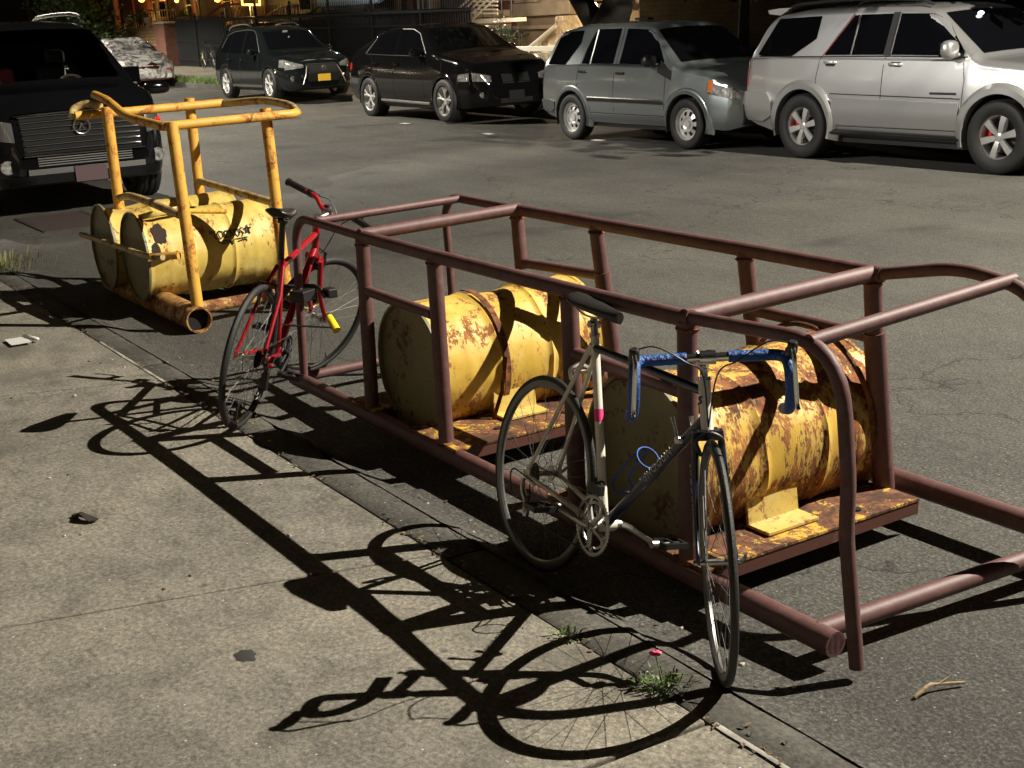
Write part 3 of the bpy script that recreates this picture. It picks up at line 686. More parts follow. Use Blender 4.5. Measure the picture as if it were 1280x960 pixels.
# steering parts
def gb(g, n, m, par): return g.build(n, m, par, tf=tfw)
crown = base+AX*(ht-hl-.016)
g = G(); g.tube([crown+AX*.01, crown], .019, 16); g.box(crown, (.038, .085, .026), None)
for s in (-1, 1):
    g.tube(catmull([crown+Vector((0, s*.036, 0)), base+AX*.20+Vector((0, s*.044, 0)), base+AX*.09+Vector((.006, s*.048, 0)), fa+Vector((-.004, s*.052, .012)), fa+Vector((0, s*.052, -.004))], 6), [.013]*7+[.0115]*6+[.0095]*6+[.008]*6, 12, flat=(1.15, .8)) if True else None
fork = gb(g, 'fork', M_navy, wbk)
bl = [(crown, 0)]
for s in (-1, 1):
    c = base+AX*.21+Vector((0, s*.0545, 0)); Mx = textM(c, -AX, (0, s, 0))
    o = lettering('lettering', 'SHOGUN', .026, M_letter, fork, Mx, .001, spacing=1.35)
    for v in o.data.vertices: v.co = tfw(v.co)
g = G(); g.box(crown+AX*.012, (.034, .06, .012)); gb(g, 'fork_crown', M_chrome, fork)
wheel('wheel', wbk, fa, tfw, M_rimd, .0115, 32)
g = G(); c = crown+PERP*.03+AX*-.005
g.tube(catmull([c+Vector((0, -.03, -.045)), c+Vector((0, -.036, -.012)), c+Vector((.005, 0, .008)), c+Vector((0, .036, -.012)), c+Vector((0, .03, -.045))], 5), .007, 8); g.cyl(c-PERP*.02, c+PERP*.02, .006, seg=8)
for s in (-1, 1): g.box(c+Vector((-.005, s*.026, -.05)), (.035, .009, .011))
gb(g, 'front_brake', M_black, wbk)
# stem + drop bar
clamp = base+AX*(ht+.055)+PERP*.105
g = G(); g.tube([base+AX*(ht+.002), base+AX*(ht+.012)], .0215, 16); g.tube([base+AX*(ht-.02), base+AX*(ht+.062)], .0115, 14)
g.tube([base+AX*(ht+.048), clamp], .0135, 14); g.cyl(clamp+Vector((0, -.022, 0)), clamp+Vector((0, .022, 0)), .020, seg=18); g.cyl(base+AX*(ht+.04), base+AX*(ht+.07), .016, seg=14)
stem = gb(g, 'stem', M_chrome, wbk)
g = G(); g.tube(catmull([base+AX*(ht+.06), base+AX*(ht+.082)+Vector((0, .01, 0)), base+AX*(ht+.088)+Vector((.02, .02, 0))], 4), .006, 8)
g.tube([base+AX*(ht+.06), base+AX*(ht+.085)+Vector((0, -.018, 0))], .006, 8); gb(g, 'stem_bolt', M_chrome, stem)
g = G(); g.tube([clamp+Vector((0, -.06, 0)), clamp+Vector((0, .06, 0))], .0129, 16); bar = gb(g, 'handlebar', M_chrome, wbk)
for s in (-1, 1):
    pts = fillet([clamp+Vector((0, s*.058, 0)), clamp+Vector((.005, s*.20, .0)), clamp+Vector((.085, s*.208, -.004)), clamp+Vector((.10, s*.212, -.07)), clamp+Vector((.055, s*.215, -.145)), clamp+Vector((-.055, s*.218, -.165))], [.035, .05, .05, .05], 6)
    g = G(); g.tube(pts, .0165, 14); gb(g, 'bar_tape', M_tape, bar)
    g = G(); a = clamp+Vector((.083, s*.210, -.002))
    g.tube(catmull([a+Vector((-.02, 0, .012)), a+Vector((.012, 0, .024)), a+Vector((.04, 0, .036)), a+Vector((.05, 0, .058))], 5), [.014]*5+[.016]*5+[.014]*5+[.010], 12)
    gb(g, 'brake_hood', M_black, bar)
    g = G(); g.tube(catmull([a+Vector((.052, 0, .048)), a+Vector((.068, 0, .015)), a+Vector((.064, s*.004, -.05)), a+Vector((.060, s*.008, -.11)), a+Vector((.066, s*.01, -.125))], 5), .0048, 8, flat=(1, 1.3)); gb(g, 'brake_lever', M_chrome, bar)
    g = G(); g.tube(catmull([a+Vector((.03, 0, .05)), a+Vector((.02, -s*.06, .055)), a+Vector((.03, -s*.14, .01)), clamp+Vector((.05, s*.02, -.04)), crown+PERP*.03+AX*.02], 6), .0024, 6); gb(g, 'brake_cable', M_black, bar)

# ---- red hybrid
q = [-5.6069, 2.0145, 2.4014, -.2337, .028, -.5257, .4821, .5497, .9733, .034, .1625, .7619]
rb = xform(q, 'city_bicycle', 'red flat bar bicycle with black saddle, leaning on the far end of the maroon cage')
lug, ht, wb, hl = .50, .5497, .9733, .1625
fa, base, tfr = steerf(q[5], wb); bb = Vector((.415, 0, .272)); lugp = bb+AX*lug; htop = base+AX*ht; hbot = base+AX*(ht-hl)
g = G(); g.tube([bb, lugp+AX*.02], .016, 16); g.tube([hbot-AX*.01, htop+AX*.005], .020, 18); g.cyl(bb+Vector((0, -.036, 0)), bb+Vector((0, .036, 0)), .023, seg=18)
g.tube([lugp-AX*.03, htop-AX*.04], .0165, 16, flat=(1.1, .9)); g.tube([bb+Vector((.01, 0, .008)), hbot+AX*.04], .0195, 16)
for s in (-1, 1):
    g.tube([lugp+Vector((0, s*.014, -.02)), lugp+Vector((-.08, s*.045, -.14)), ra+Vector((.0, s*.066, .006))], [.010, .010, .008], 10)
    g.tube([bb+Vector((-.02, s*.016, 0)), bb+Vector((-.12, s*.045, .02)), ra+Vector((.0, s*.066, -.004))], [.012, .011, .009], 10)
    g.box(ra+Vector((0, s*.067, 0)), (.04, .005, .036))
g.build('frame', M_redp, rb)
stp = bb+AX*.775
g = G(); g.tube([lugp, stp-AX*.05], .0145, 14); g.cyl(stp-AX*.06+Vector((0, -.02, 0)), stp-AX*.06+Vector((0, .02, 0)), .014, seg=10); g.build('seat_post', M_black, rb)
saddle(rb, stp+Vector((.02, 0, 0)))
crankset(rb, bb, radians(200), M_black, rr=.085)
M_rimb = simple('black rim', (.02, .02, .02), .3, .5)
wheel('wheel', rb, ra, None, M_rimb, .0165, 32, True, R_=.342); wheel('wheel', rb, fa, tfr, M_rimb, .0165, 32, R_=.342)
g = G()
for i, rr in enumerate((.045, .04, .035, .03, .026)): g.cyl((0, -.036-.005*i, .34), (0, -.038-.005*i, .34), rr, seg=28)
g.tube(catmull([(0, -.075, .325), (.005, -.085, .29), (.03, -.082, .25), (.02, -.078, .20)], 5), .010, 8); g.box((.02, -.08, .235), (.03, .03, .08)); g.cyl((.02, -.078, .19), (.02, -.064, .19), .018, seg=16)
g.build('rear_derailleur', M_black, rb)
g = G(); g.tube([(.0, -.048, .380), bb+Vector((-.01, -.041, .084))], .0036, 6); g.tube([(.02, -.066, .172), (.2, -.06, .178), bb+Vector((-.01, -.041, -.085))], .0036, 6); g.build('chain', M_black, rb)
g = G(); c = Vector((.0, 0, .34))+(lugp-ra)*.70
for s in (-1, 1): g.tube([c+Vector((-.05, s*.038, -.07)), c+Vector((-.055, s*.045, .0)), c+Vector((-.05, s*.03, .045))], .008, 8)
g.tube([c+Vector((-.055, -.045, .04)), c+Vector((-.055, .05, .045))], .004, 6); g.build('rear_brake', M_black, rb)
g = G(); g.tube(catmull([ra+Vector((.09, -.085, -.005)), ra+Vector((.05, -.09, -.012)), ra+Vector((.0, -.1, -.02))], 4), .012, 8); g.build('stay_guard', M_redref, rb)
def gb(g, n, m, par): return g.build(n, m, par, tf=tfr)
crown = base+AX*(ht-hl-.016); g = G(); g.tube([crown+AX*.015, crown], .021, 16); g.box(crown, (.04, .10, .028))
for s in (-1, 1): g.tube(catmull([crown+Vector((0, s*.048, 0)), base+AX*.18+Vector((.002, s*.056, 0)), fa+Vector((-.004, s*.056, .02)), fa+Vector((0, s*.056, -.006))], 6), [.0155]*7+[.013]*6+[.010]*6, 12)
gb(g, 'fork', M_redp, rb)
g = G(); c = crown+PERP*.035
for s in (-1, 1): g.tube([c+Vector((0, s*.036, -.085)), c+Vector((.005, s*.042, -.02)), c+Vector((0, s*.03, .03))], .008, 8); g.box(c+Vector((-.01, s*.026, -.06)), (.05, .010, .012))
g.tube([c+Vector((0, -.045, .03)), c+Vector((0, .045, .035))], .004, 6); gb(g, 'front_brake', M_black, rb)
clamp = base+AX*(ht+.05)+PERP*.085
g = G(); g.tube([base+AX*(ht), base+AX*(ht+.065)], .018, 14); g.tube([base+AX*(ht+.04), clamp], .016, 14); g.cyl(clamp+Vector((0, -.025, 0)), clamp+Vector((0, .025, 0)), .021, seg=18); gb(g, 'stem', M_alloy, rb)
pts = fillet([clamp+Vector((-.02, -.30, .045)), clamp+Vector((0, -.12, .045)), clamp+Vector((0, -.055, .0)), clamp+Vector((0, .055, .0)), clamp+Vector((0, .12, .045)), clamp+Vector((-.02, .30, .045))], .03, 5)
g = G(); g.tube(pts, .0125, 12); bar = gb(g, 'handlebar', M_redp, rb)
for s in (-1, 1):
    g = G(); g.tube([clamp+Vector((-.008, s*.19, .045)), clamp+Vector((-.02, s*.315, .045))], .0175, 12); g.tube([clamp+Vector((-.02, s*.313, .045)), clamp+Vector((-.0205, s*.322, .045))], .021, 12); gb(g, 'grip', M_black, bar)
    g = G(); a = clamp+Vector((0, s*.165, .045)); g.cyl(a+Vector((0, -s*.015, 0)), a+Vector((0, s*.015, 0)), .019, seg=12); g.box(a+Vector((.03, 0, -.012)), (.05, .03, .02))
    g.tube(catmull([a+Vector((.045, 0, -.015)), a+Vector((.05, s*.05, -.022)), a+Vector((.04, s*.13, -.03))], 5), .006, 8); gb(g, 'brake_lever', M_black, bar)
    g = G(); g.tube(catmull([a+Vector((.05, 0, -.01)), a+Vector((.10, -s*.06, -.02)), clamp+Vector((.09, s*.01, -.06)), crown+PERP*.06+AX*.02, crown+PERP*.03+AX*.03], 6), .0026, 6); gb(g, 'brake_cable', M_black, bar)
g = G(); a = clamp+Vector((.0, -.20, .075)); g.cyl(a+Vector((-.01, -.015, 0)), a+Vector((-.01, .015, 0)), .018, seg=14); g.box(a+Vector((0, 0, -.01)), (.03, .03, .03)); gb(g, 'bell', M_black, bar)
g = G(); a = clamp+Vector((.02, .05, .0)); g.cyl(a, a+Vector((.02, .0, 0)), .028, seg=16); gb(g, 'front_lamp', M_black, bar)
# lock that ties the red bicycle to the cage hoop
lk = thing('bicycle_lock', 'black shackle lock with a yellow end holding the red bicycle to the maroon hoop', 'lock', (-5.86, 2.52, .48))
g = G(); g.tube(fillet([(-5.72, 2.30, .56), (-5.98, 2.42, .585), (-5.90, 2.60, .575), (-5.74, 2.56, .55)], [.06, .06], 6), .011, 10); bw(g, 'shackle', M_black, lk)
g = G(); g.box((-5.87, 2.50, .545), (.09, .10, .055), Matrix.Rotation(.5, 3, 'Z')); g.box((-5.76, 2.60, .56), (.07, .05, .045)); bw(g, 'lock_body', M_black, lk, bevel=.006)
g = G(); g.tube([(-5.80, 2.60, .43), (-5.72, 2.60, .375)], [.019, .021], 14); bw(g, 'end_cap', M_yplast, lk)
g = G(); g.tube([(-5.86, 2.36, .42), (-5.74, 2.58, .39)], .005, 8); bw(g, 'bracket_rod', M_black, lk)
# ------------------------------------------------------------------ vehicles
def lin(tab, x):
    if x <= tab[0][0]: return tab[0][1]
    for (a, va), (b, vb) in zip(tab, tab[1:]):
        if x <= b: return va+(vb-va)*(x-a)/(b-a) if b > a else vb
    return tab[-1][1]
def sm(tab, x, h=.05): return (lin(tab, x-h)+2*lin(tab, x-h/2)+2*lin(tab, x)+2*lin(tab, x+h/2)+lin(tab, x+h))/8
def paint(name, col, rough=.35, metal=.55, coat=1.0):
    m, nt, b = mat(name); b.inputs['Specular IOR Level'].default_value = .5 if coat > .9 else .3; b.inputs['Base Color'].default_value = (*col, 1); b.inputs['Roughness'].default_value = rough; b.inputs['Metallic'].default_value = metal
    b.inputs['Coat Weight'].default_value = coat; b.inputs['Coat Roughness'].default_value = .10
    v = coords(nt); n = noise_n(nt, v, 1.3, 3, .5); bumpn(nt, n, .02, .02, b)
    return m
M_glassd = simple('tinted car glass', (.003, .003, .004), .04, coat=1); M_trim = simple('black car trim', (.010, .010, .010), .42); M_grayp = simple('grey cladding', (.085, .088, .090), .55)
M_lens = simple('headlamp lens', (.62, .62, .60), .12, .75, coat=1, var=.7, vscale=22); M_tail = simple('tail lamp red', (.50, .012, .010), .15, coat=1)
M_orange = simple('amber lens', (.75, .20, .03), .2, coat=1); M_plate = simple('yellow number plate', (.85, .52, .03), .5); M_platew = simple('dull number plate', (.34, .33, .32), .5)
M_dchrome = simple('dark chrome', (.50, .50, .50), .05, 1)
M_wheelp = simple('silver wheel paint', (.66, .65, .62), .3, .45)
M_calip = simple('red brake caliper', (.75, .02, .01), .35)

class Car:
    def __init__(s, root, L, W, top, bot, belt, axles, wr, wtab, tum=.30, shoulder=.03, side=None, arch=1.16, windows=()):
        s.root, s.L, s.W, s.top, s.bot, s.beltt, s.ax, s.wr, s.wtab, s.tum, s.sh, s.arch = root, L, W, top, bot, belt, axles, wr, wtab, tum, shoulder, arch
        s.side = side or [(0, .945), (.12, .975), (.3, 1.0), (.55, 1.0), (.75, .985), (1, .955)]
        s.cache = {}
    def w(s, x): return s.W*sm(s.wtab, x, .04)
    def zb(s, x):
        z = sm(s.bot, x, .03); r = s.wr*s.arch
        for a in s.ax:
            d = x-a
            if abs(d) < r: z = max(z, s.wr+sqrt(r*r-d*d)*1.0)
        return z
    def sec(s, x):
        k = round(x, 4)
        if k in s.cache: return s.cache[k]
        zt = sm(s.top, x, .05); zb = min(s.zb(x), zt-.15); z0 = sm(s.bot, x, .03); w = s.w(x); belt = lin(s.beltt, x)
        st = min(belt, zt-.11); pts = [(0, zb), (.5*w, zb), (w*.9, zb)]
        def sy(z): return w*lin(s.side, max(0, min(1, (z-z0)/max(.05, st-z0))))
        pts.append((sy(zb)-.012, zb+.001)); 
        for i in range(1, 11):
            z = zb+.012+(st-zb-.012)*(i/10.0)**1.0; pts.append((sy(z), z))
        yb = sy(st); gh = max(0, zt-st-.10); sh = s.sh*min(1, gh/.15)
        y = yb-sh*.6; pts.append((yb-sh*.5, st+.012)); pts.append((yb-sh, st+.022))
        for i in range(1, 5):
            t = i/4; pts.append((yb-sh-gh*s.tum*t, st+.022+(gh-.022)*t if gh > .03 else st+.022+.002*i))
        yr, zr = pts[-1]; rc = zt-zr; rx = min(.17, yr*.4)
        for i in range(1, 6):
            a = pi/2*i/5; pts.append((yr-rx+rx*cos(a), zr+(rc-.018)*sin(a)))
        for i in range(1, 5): pts.append(((yr-rx)*(1-i/4), zt-.018+.018*(1-(1-i/4)**2)))
        s.cache[k] = pts; return pts
    def ys(s, x, z):
        P = s.sec(x)[3:]
        for (y0, z0), (y1, z1) in zip(P, P[1:]):
            if z0 <= z <= z1: return y0+(y1-y0)*(z-z0)/max(1e-6, z1-z0)
        return P[0][0] if z < P[0][1] else 0.0
    def zs(s, x, y):
        y = abs(y); P = s.sec(x)
        for i in range(len(P)-1, 4, -1):
            (y0, z0), (y1, z1) = P[i], P[i-1]
            if y0 <= y <= y1: return z0+(z1-z0)*(y-y0)/max(1e-6, y1-y0)
        return P[4][1]
    def inside(s, x, y, z):
        if x < 0 or x > s.L: return False
        if z > s.zs(x, y) or z < lin(s.bot, x)-.01: return False
        return abs(y) <= s.ys(x, z)
    def xf(s, y, z, front=True):
        a, b = (s.L*.55, s.L) if front else (s.L*.45, 0)
        if s.inside(b, y, z): return b
        if not s.inside(a, y, z): return a
        for _ in range(22):
            m_ = (a+b)/2
            if s.inside(m_, y, z): a = m_
            else: b = m_
        return a
    def body(s, m, name='body', hole=None):
        st = set(); n = 110
        for i in range(n+1): st.add(round(s.L*i/n, 4))
        for a in s.ax:
            r = s.wr*s.arch
            for k in range(25): st.add(round(a+r*cos(pi*k/24), 4))
        for t in (.004, .01, .02, .035): st.add(round(t, 4)); st.add(round(s.L-t, 4))
        xs_ = sorted(x for x in st if 0 <= x <= s.L); g = G(); rows = []
        for x in xs_:
            P = s.sec(x); rows.append([(x, -y, z) for y, z in P]+[(x, y, z) for y, z in reversed(P[:-1])][0:] )
        nj = len(rows[0]); g.v = [p for r in rows for p in r]
        np_ = len(s.sec(1.0))
        for i in range(len(rows)-1):
            for j in range(nj):
                j2 = (j+1) % nj
                if j2 == 0: mi = 1
                else: mi = 1 if (j < 3 or j >= nj-4) else 0
                if hole and mi == 0:
                    c = [sum(rows[a_][b_][k] for a_, b_ in ((i, j), (i+1, j), (i, j2), (i+1, j2)))/4 for k in range(3)]
                    if hole(*c): continue
                g.f.append((i*nj+j, i*nj+j2, (i+1)*nj+j2, (i+1)*nj+j)); g.mi.append(mi)
        g.f.append(tuple(range(nj))); g.mi.append(0); g.f.append(tuple((len(rows)-1)*nj+k for k in range(nj))[::-1]); g.mi.append(0)
        s.b = g.build(name, [m, M_trim], s.root, auto=32)
        g = G(); mid_ = (s.ax[0]+s.ax[1])/2
        g.box((mid_, 0, .30), (s.ax[1]-s.ax[0]-2*s.wr*1.1, s.W*1.75, .16)); g.box((s.ax[0], 0, .36), (.15, s.W*1.6, .10)); g.box((s.ax[1], 0, .36), (.15, s.W*1.6, .10))
        g.box((mid_, 0, .42), (s.L*.85, s.W*1.1, .14)); g.build('underbody', M_trim, s.root); return s.b
    def side_patch(s, name, m, lo, hi, off=.005, parent=None, nx=24, nz=6, sides=(-1, 1), thick=0):
        x0, x1 = lo[0][0], lo[-1][0]; r = None
        for sd in sides:
            g = G(); P = []
            for i in range(nx+1):
                x = x0+(x1-x0)*i/nx; a, b = lin(lo, x), lin(hi, x); b = max(b, a+.001)
                P.append([(x, sd*(s.ys(x, a+(b-a)*j/nz)+off), a+(b-a)*j/nz) for j in range(nz+1)])
            g.grid(P)
            if thick:
                Q = [[(x, y-sd*thick, z) for x, y, z in row] for row in P]
                for A, B in ((P[0], Q[0]), (P[-1], Q[-1]), ([p[0] for p in P], [p[0] for p in Q]), ([p[-1] for p in P], [p[-1] for p in Q])): g.grid([A, B])
            r = g.build(name, m, parent or s.root, fix=bool(thick))
        return r
    def end_patch(s, name, m, lo, hi, off=.006, parent=None, ny=18, nz=6, front=True, thick=0):
        """lo/hi: [(y, z)...] across the nose or tail"""
        y0, y1 = lo[0][0], lo[-1][0]; g = G(); P = []; sg = 1 if front else -1
        for i in range(ny+1):
            y = y0+(y1-y0)*i/ny; a, b = lin(lo, y), lin(hi, y); b = max(b, a+.001)
            P.append([(s.xf(y, a+(b-a)*j/nz, front)+sg*off, y, a+(b-a)*j/nz) for j in range(nz+1)])
        g.grid(P)
        if thick:
            Q = [[(x-sg*thick, y, z) for x, y, z in row] for row in P]
            for A, B in ((P[0], Q[0]), (P[-1], Q[-1]), ([p[0] for p in P], [p[0] for p in Q]), ([p[-1] for p in P], [p[-1] for p in Q])): g.grid([A, B])
        return g.build(name, m, parent or s.root, fix=bool(thick))
    def top_patch(s, name, m, xa, xb, ya, yb, off=.006, parent=None, nx=14, ny=20):
        g = G(); P = []
        for i in range(nx+1):
            t = i/nx; x = xa+(xb-xa)*t; a = ya+(yb-ya)*t
            P.append([(x+off*.5, a*(2*j/ny-1), s.zs(x, a*(2*j/ny-1))+off) for j in range(ny+1)])
        g.grid(P); return g.build(name, m, parent or s.root, fix=False)
    def seam(s, pts, m=None, r=.004, sides=(-1, 1), name='door_seam', parent=None):
        for sd in sides:
            g = G(); P = []
            for (a, b) in zip(pts, pts[1:]):
                for k in range(8): t = k/8; x, z = a[0]+(b[0]-a[0])*t, a[1]+(b[1]-a[1])*t; P.append((x, sd*(s.ys(x, z)+.0005), z))
            x, z = pts[-1]; P.append((x, sd*(s.ys(x, z)+.0005), z)); g.tube(P, r, 5); g.build(name, m or M_dark, parent or s.b)
    def rail(s, name, m, pts, r, sides=(-1, 1), off=.0, parent=None, flat=None):
        for sd in sides:
            g = G(); P = [(x, sd*(s.ys(x, z)+off), z) for x, z in pts]; g.tube(P, r, 8, flat=flat); g.build(name, m, parent or s.root)
    def arch_lip(s, m, w=.05, out=.02, name='wheel_arch'):
        for a in s.ax:
            for sd in (-1, 1):
                g = G(); P = []; r0 = s.wr*s.arch
                for k in range(29):
                    t = -.28+(pi+.56)*k/28; row = []
                    for (dr, oo) in ((-.012, -.05), (-.008, out), (w*.6, out), (w, out*.35), (w+.01, -.012)):
                        x = a+cos(t)*(r0+dr); z = s.wr+sin(t)*(r0+dr); z2 = max(z, .16)
                        row.append((x, sd*(s.ys(min(max(x, .05), s.L-.05), max(z2, s.zb(x)+.02))+oo), z2))
                    P.append(row)
                g.grid(P); g.build(name, m, s.root)
    def handle(s, x, z, m, sides=(-1, 1)):
        for sd in sides:
            y = sd*(s.ys(x, z)+.006); g = G(); g.tube(catmull([(x-.09, y-sd*.012, z), (x-.06, y+sd*.028, z+.004), (x+.06, y+sd*.028, z+.004), (x+.09, y-sd*.012, z)], 4), .014, 8, flat=(1.1, .8)); g.build('door_handle', m, s.b)
    def mirror(s, x, z, m, m2=None, sz=(.12, .20, .17)):
        for sd in (-1, 1):
            y = sd*(s.ys(x, z)+.02); g = G()
            c = Vector((x, y+sd*.12, z+.02)); n0 = 14; P = []
            for i in range(n0+1):
                t = -pi/2+pi*i/n0; row = []
                for k in range(17):
                    a = 2*pi*k/16; q_ = lambda v: (abs(v)**.7)*(1 if v > 0 else -1)
                    row.append(c+Vector((sz[0]*.5*sin(t)*1.0+.0, q_(cos(a))*cos(t)**.5*sz[1]*.5, q_(sin(a))*cos(t)**.5*sz[2]*.5)))
                P.append(row)
            g.grid(P); mo = g.build('wing_mirror', m, s.root)
            g = G(); g.tube([(x+.03, y-sd*.05, z-.05), c+Vector((0, -sd*.04, -.05))], .028, 8); g.build('mirror_arm', m2 or M_trim, mo)
            g = G(); g.box(c+Vector((-sz[0]*.5+.004, 0, 0)), (.004, sz[1]*.8, sz[2]*.75)); g.build('mirror_glass', M_glassd, mo)
    def wheels(s, style, mrim, width=.24, caliper=False, steer=0, rimf=.70, tw=.04):
        R_ = s.wr
        for ai, a in enumerate(s.ax):
            for sd in (-1, 1):
                yo = sd*(s.W-tw); c = Vector((a, yo-sd*width/2, R_)); ro = R_*rimf
                Mr = Matrix.Translation(c) @ Matrix.Rotation(steer if ai == 1 else 0, 4, 'Z') @ Matrix.Translation(-c)
                tf = lambda v, Mr=Mr: Mr @ v
                g = G(); h = width/2
                prof = [(ro-.005, -h*.9), (ro+.01, -h*1.0), (R_*.9, -h*1.04), (R_*.965, -h*.94), (R_, -h*.72)]
                for q in (-.45, -.05, .05, .45): prof += [(R_, q*h-.008), (R_-.009, q*h-.004), (R_-.009, q*h+.004), (R_, q*h+.008)]
                prof += [(R_, h*.72), (R_*.965, h*.94), (R_*.9, h*1.04), (ro+.01, h), (ro-.005, h*.9)]
                g.lathe(prof, c, (0, 1, 0), 48); wt = g.build('wheel', M_rub, s.root, tf=tf)
                g = G(); e = sd*h*.90
                def L_(pr): g.lathe([(r, sd*y) for r, y in pr], c, (0, 1, 0), 48)
                L_([(ro-.004, -h*.8), (ro-.018, -h*.5), (ro-.022, h*.6), (ro-.010, h*.80), (ro+.004, h*.88), (ro+.006, h*.80)])
                d = .62*h if style != 'steel' else .3*h
                yb = lambda t: c.y+sd*t
                if style == 'six' or style == 'fivey' or style == 'vspoke':
                    n = 6 if style == 'six' else 5
                    L_([(.001, d+.016), (.035, d+.016), (.055, d+.004), (.06, d-.03)])
                    for k in range(n):
                        t = 2*pi*k/n+.25
                        br = [(0, .0)] if style == 'six' else [(-.16, 1), (.16, 1)]
                        for (da, _) in br:
                            if style == 'six':
                                for (r0, r1, w0, w1) in ((.045, ro-.012, .030, .045),):
                                    P = []
                                    for i in range(5):
                                        u = i/4; rr = r0+(r1-r0)*u; ww = w0+(w1-w0)*u; tt = t
                                        e_ = Vector((cos(tt), 0, sin(tt))); n_ = Vector((-sin(tt), 0, cos(tt))); yy = Vector((0, sd*(d+.012+.02*sin(u*pi)*.5+(h*.78-d-.012)*u*u), 0))
                                        P.append([c+e_*rr-n_*ww+yy-Vector((0, sd*.02, 0)), c+e_*rr-n_*ww*.82+yy, c+e_*rr+n_*ww*.82+yy, c+e_*rr+n_*ww+yy-Vector((0, sd*.02, 0))])
                                    g.grid(P)
                            else:
                                p0 = c+Vector((cos(t)*.04, sd*d, sin(t)*.04)); p1 = c+Vector((cos(t+da*.35)*ro*.5, sd*(d+.01), sin(t+da*.35)*ro*.5)); p2 = c+Vector((cos(t+da*1.35)*(ro-.012), sd*h*.75, sin(t+da*1.35)*(ro-.012)))
                                g.tube(catmull([p0, p1, p2], 5), [.024]*3+[.02]*4+[.019]*4, 8)
                else:  # pressed wheel with oval windows
                    L_([(.001, d+.045), (.05, d+.045), (.065, d+.02), (.10, d+.035)])
                    n = 8; r1, r2 = .10, ro-.045
                    for k in range(n):
                        t0, t1 = 2*pi*(k-.27)/n, 2*pi*(k+.27)/n
                        P = [[c+Vector((cos(t0+(t1-t0)*i/4)*rr, sd*(d+.035-(.03 if j else 0)), sin(t0+(t1-t0)*i/4)*rr)) for j, rr in enumerate((r1, r2))] for i in range(5)]
                        g.grid(P)
                    L_([(r1-.01, d+.035), (r1+.012, d+.036)]); L_([(r2-.012, d+.01), (r2+.02, d+.01), (ro-.012, h*.5)])
                rim = g.build('rim', mrim, wt, tf=tf)
                g = G(); g.cyl((c.x, c.y+sd*(-.02), c.z), (c.x, c.y+sd*(.01), c.z), ro*.74, seg=36); g.build('brake_disc', simple('brake disc', (.10, .10, .10), .5, .8) if 'brake disc' not in MATS else MATS['brake disc'], wt, tf=tf)
                if caliper: g = G(); g.box((c.x-ro*.60, c.y+sd*.028, c.z+.01), (.05, .05, .10)); g.build('brake_caliper', M_calip, wt, tf=tf, bevel=.012)
    def roofrails(s, m, pts, y, r=.017, parent=None):
        for sd in (-1, 1):
            g = G(); g.tube(catmull([(x, sd*y, z) for x, z in pts], 6), r, 8, flat=(1, 1.1)); g.build('roof_rail', m, s.root)

def car_root(name, label, cat, X, Y, th, W, group=None, z=0):
    """X,Y: near side at rear bumper; th heading"""
    h = Vector((cos(th), sin(th), 0)); l = Vector((-sin(th), cos(th), 0)); o = thing(name, label, cat, Vector((X, Y, z))+l*W, (0, 0, th), group); return o
GRP = 'cars parked along the far kerb'
M_silver = paint('silver car paint', (.52, .52, .51), .36, .75); M_cgrey = paint('grey green car paint', (.22, .245, .245), .34, .65)
M_cblack = paint('black car paint', (.004, .004, .0045), .08, .0, .22); M_cblack2 = paint('charcoal car paint', (.005, .0065, .007), .10, .0, .25)

# ---- silver off-roader
W = .955
t = car_root('parked_car', 'silver off-road wagon with flared arches and six spoke wheels', 'car', -11.494-1.13, 11.543, 0, W, GRP)
c = Car(t, 4.80, W,
    [(0, .62), (.0, .80), (.06, 1.0), (.13, 1.22), (.30, 1.60), (.42, 1.70), (.9, 1.755), (1.8, 1.765), (2.6, 1.745), (2.86, 1.70), (3.55, 1.22), (3.62, 1.185), (4.2, 1.13), (4.6, 1.05), (4.75, .95), (4.8, .70)],
    [(0, .45), (.3, .36), (.6, .30), (4.2, .30), (4.5, .34), (4.8, .42)],
    [(0, 1.16), (1.0, 1.17), (3.7, 1.14), (4.8, 1.0)], (1.13, 3.92), .385,
    [(0, .80), (.05, .90), (.15, .955), (.5, .985), (1.2, 1), (3.9, 1), (4.4, .975), (4.65, .90), (4.77, .78), (4.8, .66)], tum=.34, arch=1.17)
c.body(M_silver)
c.arch_lip(M_silver, .095, .045)
c.side_patch('rear_bumper', M_silver, [(.005, .42), (.45, .42), (.62, .50)], [(.005, .78), (.55, .78), (.62, .66)], .035, thick=.06, nx=14)
c.end_patch('rear_bumper', M_silver, [(-.80, .44), (.80, .44)], [(-.80, .76), (.80, .76)], .05, front=False, thick=.08)
# side glass: quarter window, rear door (with divider), front door
c.side_patch('window', M_glassd, [(.27, 1.22), (.34, 1.205), (.88, 1.205), (1.22, 1.40)], [(.27, 1.24), (.50, 1.64), (1.10, 1.655), (1.22, 1.655)], .004)
c.side_patch('window', M_glassd, [(1.42, 1.215), (1.80, 1.215)], [(1.42, 1.23), (1.72, 1.65), (1.80, 1.655)], .004, nx=10)
c.side_patch('window', M_glassd, [(1.83, 1.215), (2.30, 1.215)], [(1.83, 1.655), (2.30, 1.655)], .004, nx=8)
c.side_patch('window', M_glassd, [(2.40, 1.215), (3.40, 1.20)], [(2.40, 1.655), (2.86, 1.640), (3.02, 1.57), (3.40, 1.245)], .004)
c.side_patch('door_pillar', M_trim, [(2.30, 1.21), (2.40, 1.21)], [(2.30, 1.67), (2.40, 1.67)], .0045, nx=3)
c.rail('window_trim', M_trim, [(.30, 1.20), (.9, 1.195), (2.4, 1.20), (3.45, 1.19)], .008, off=.003)
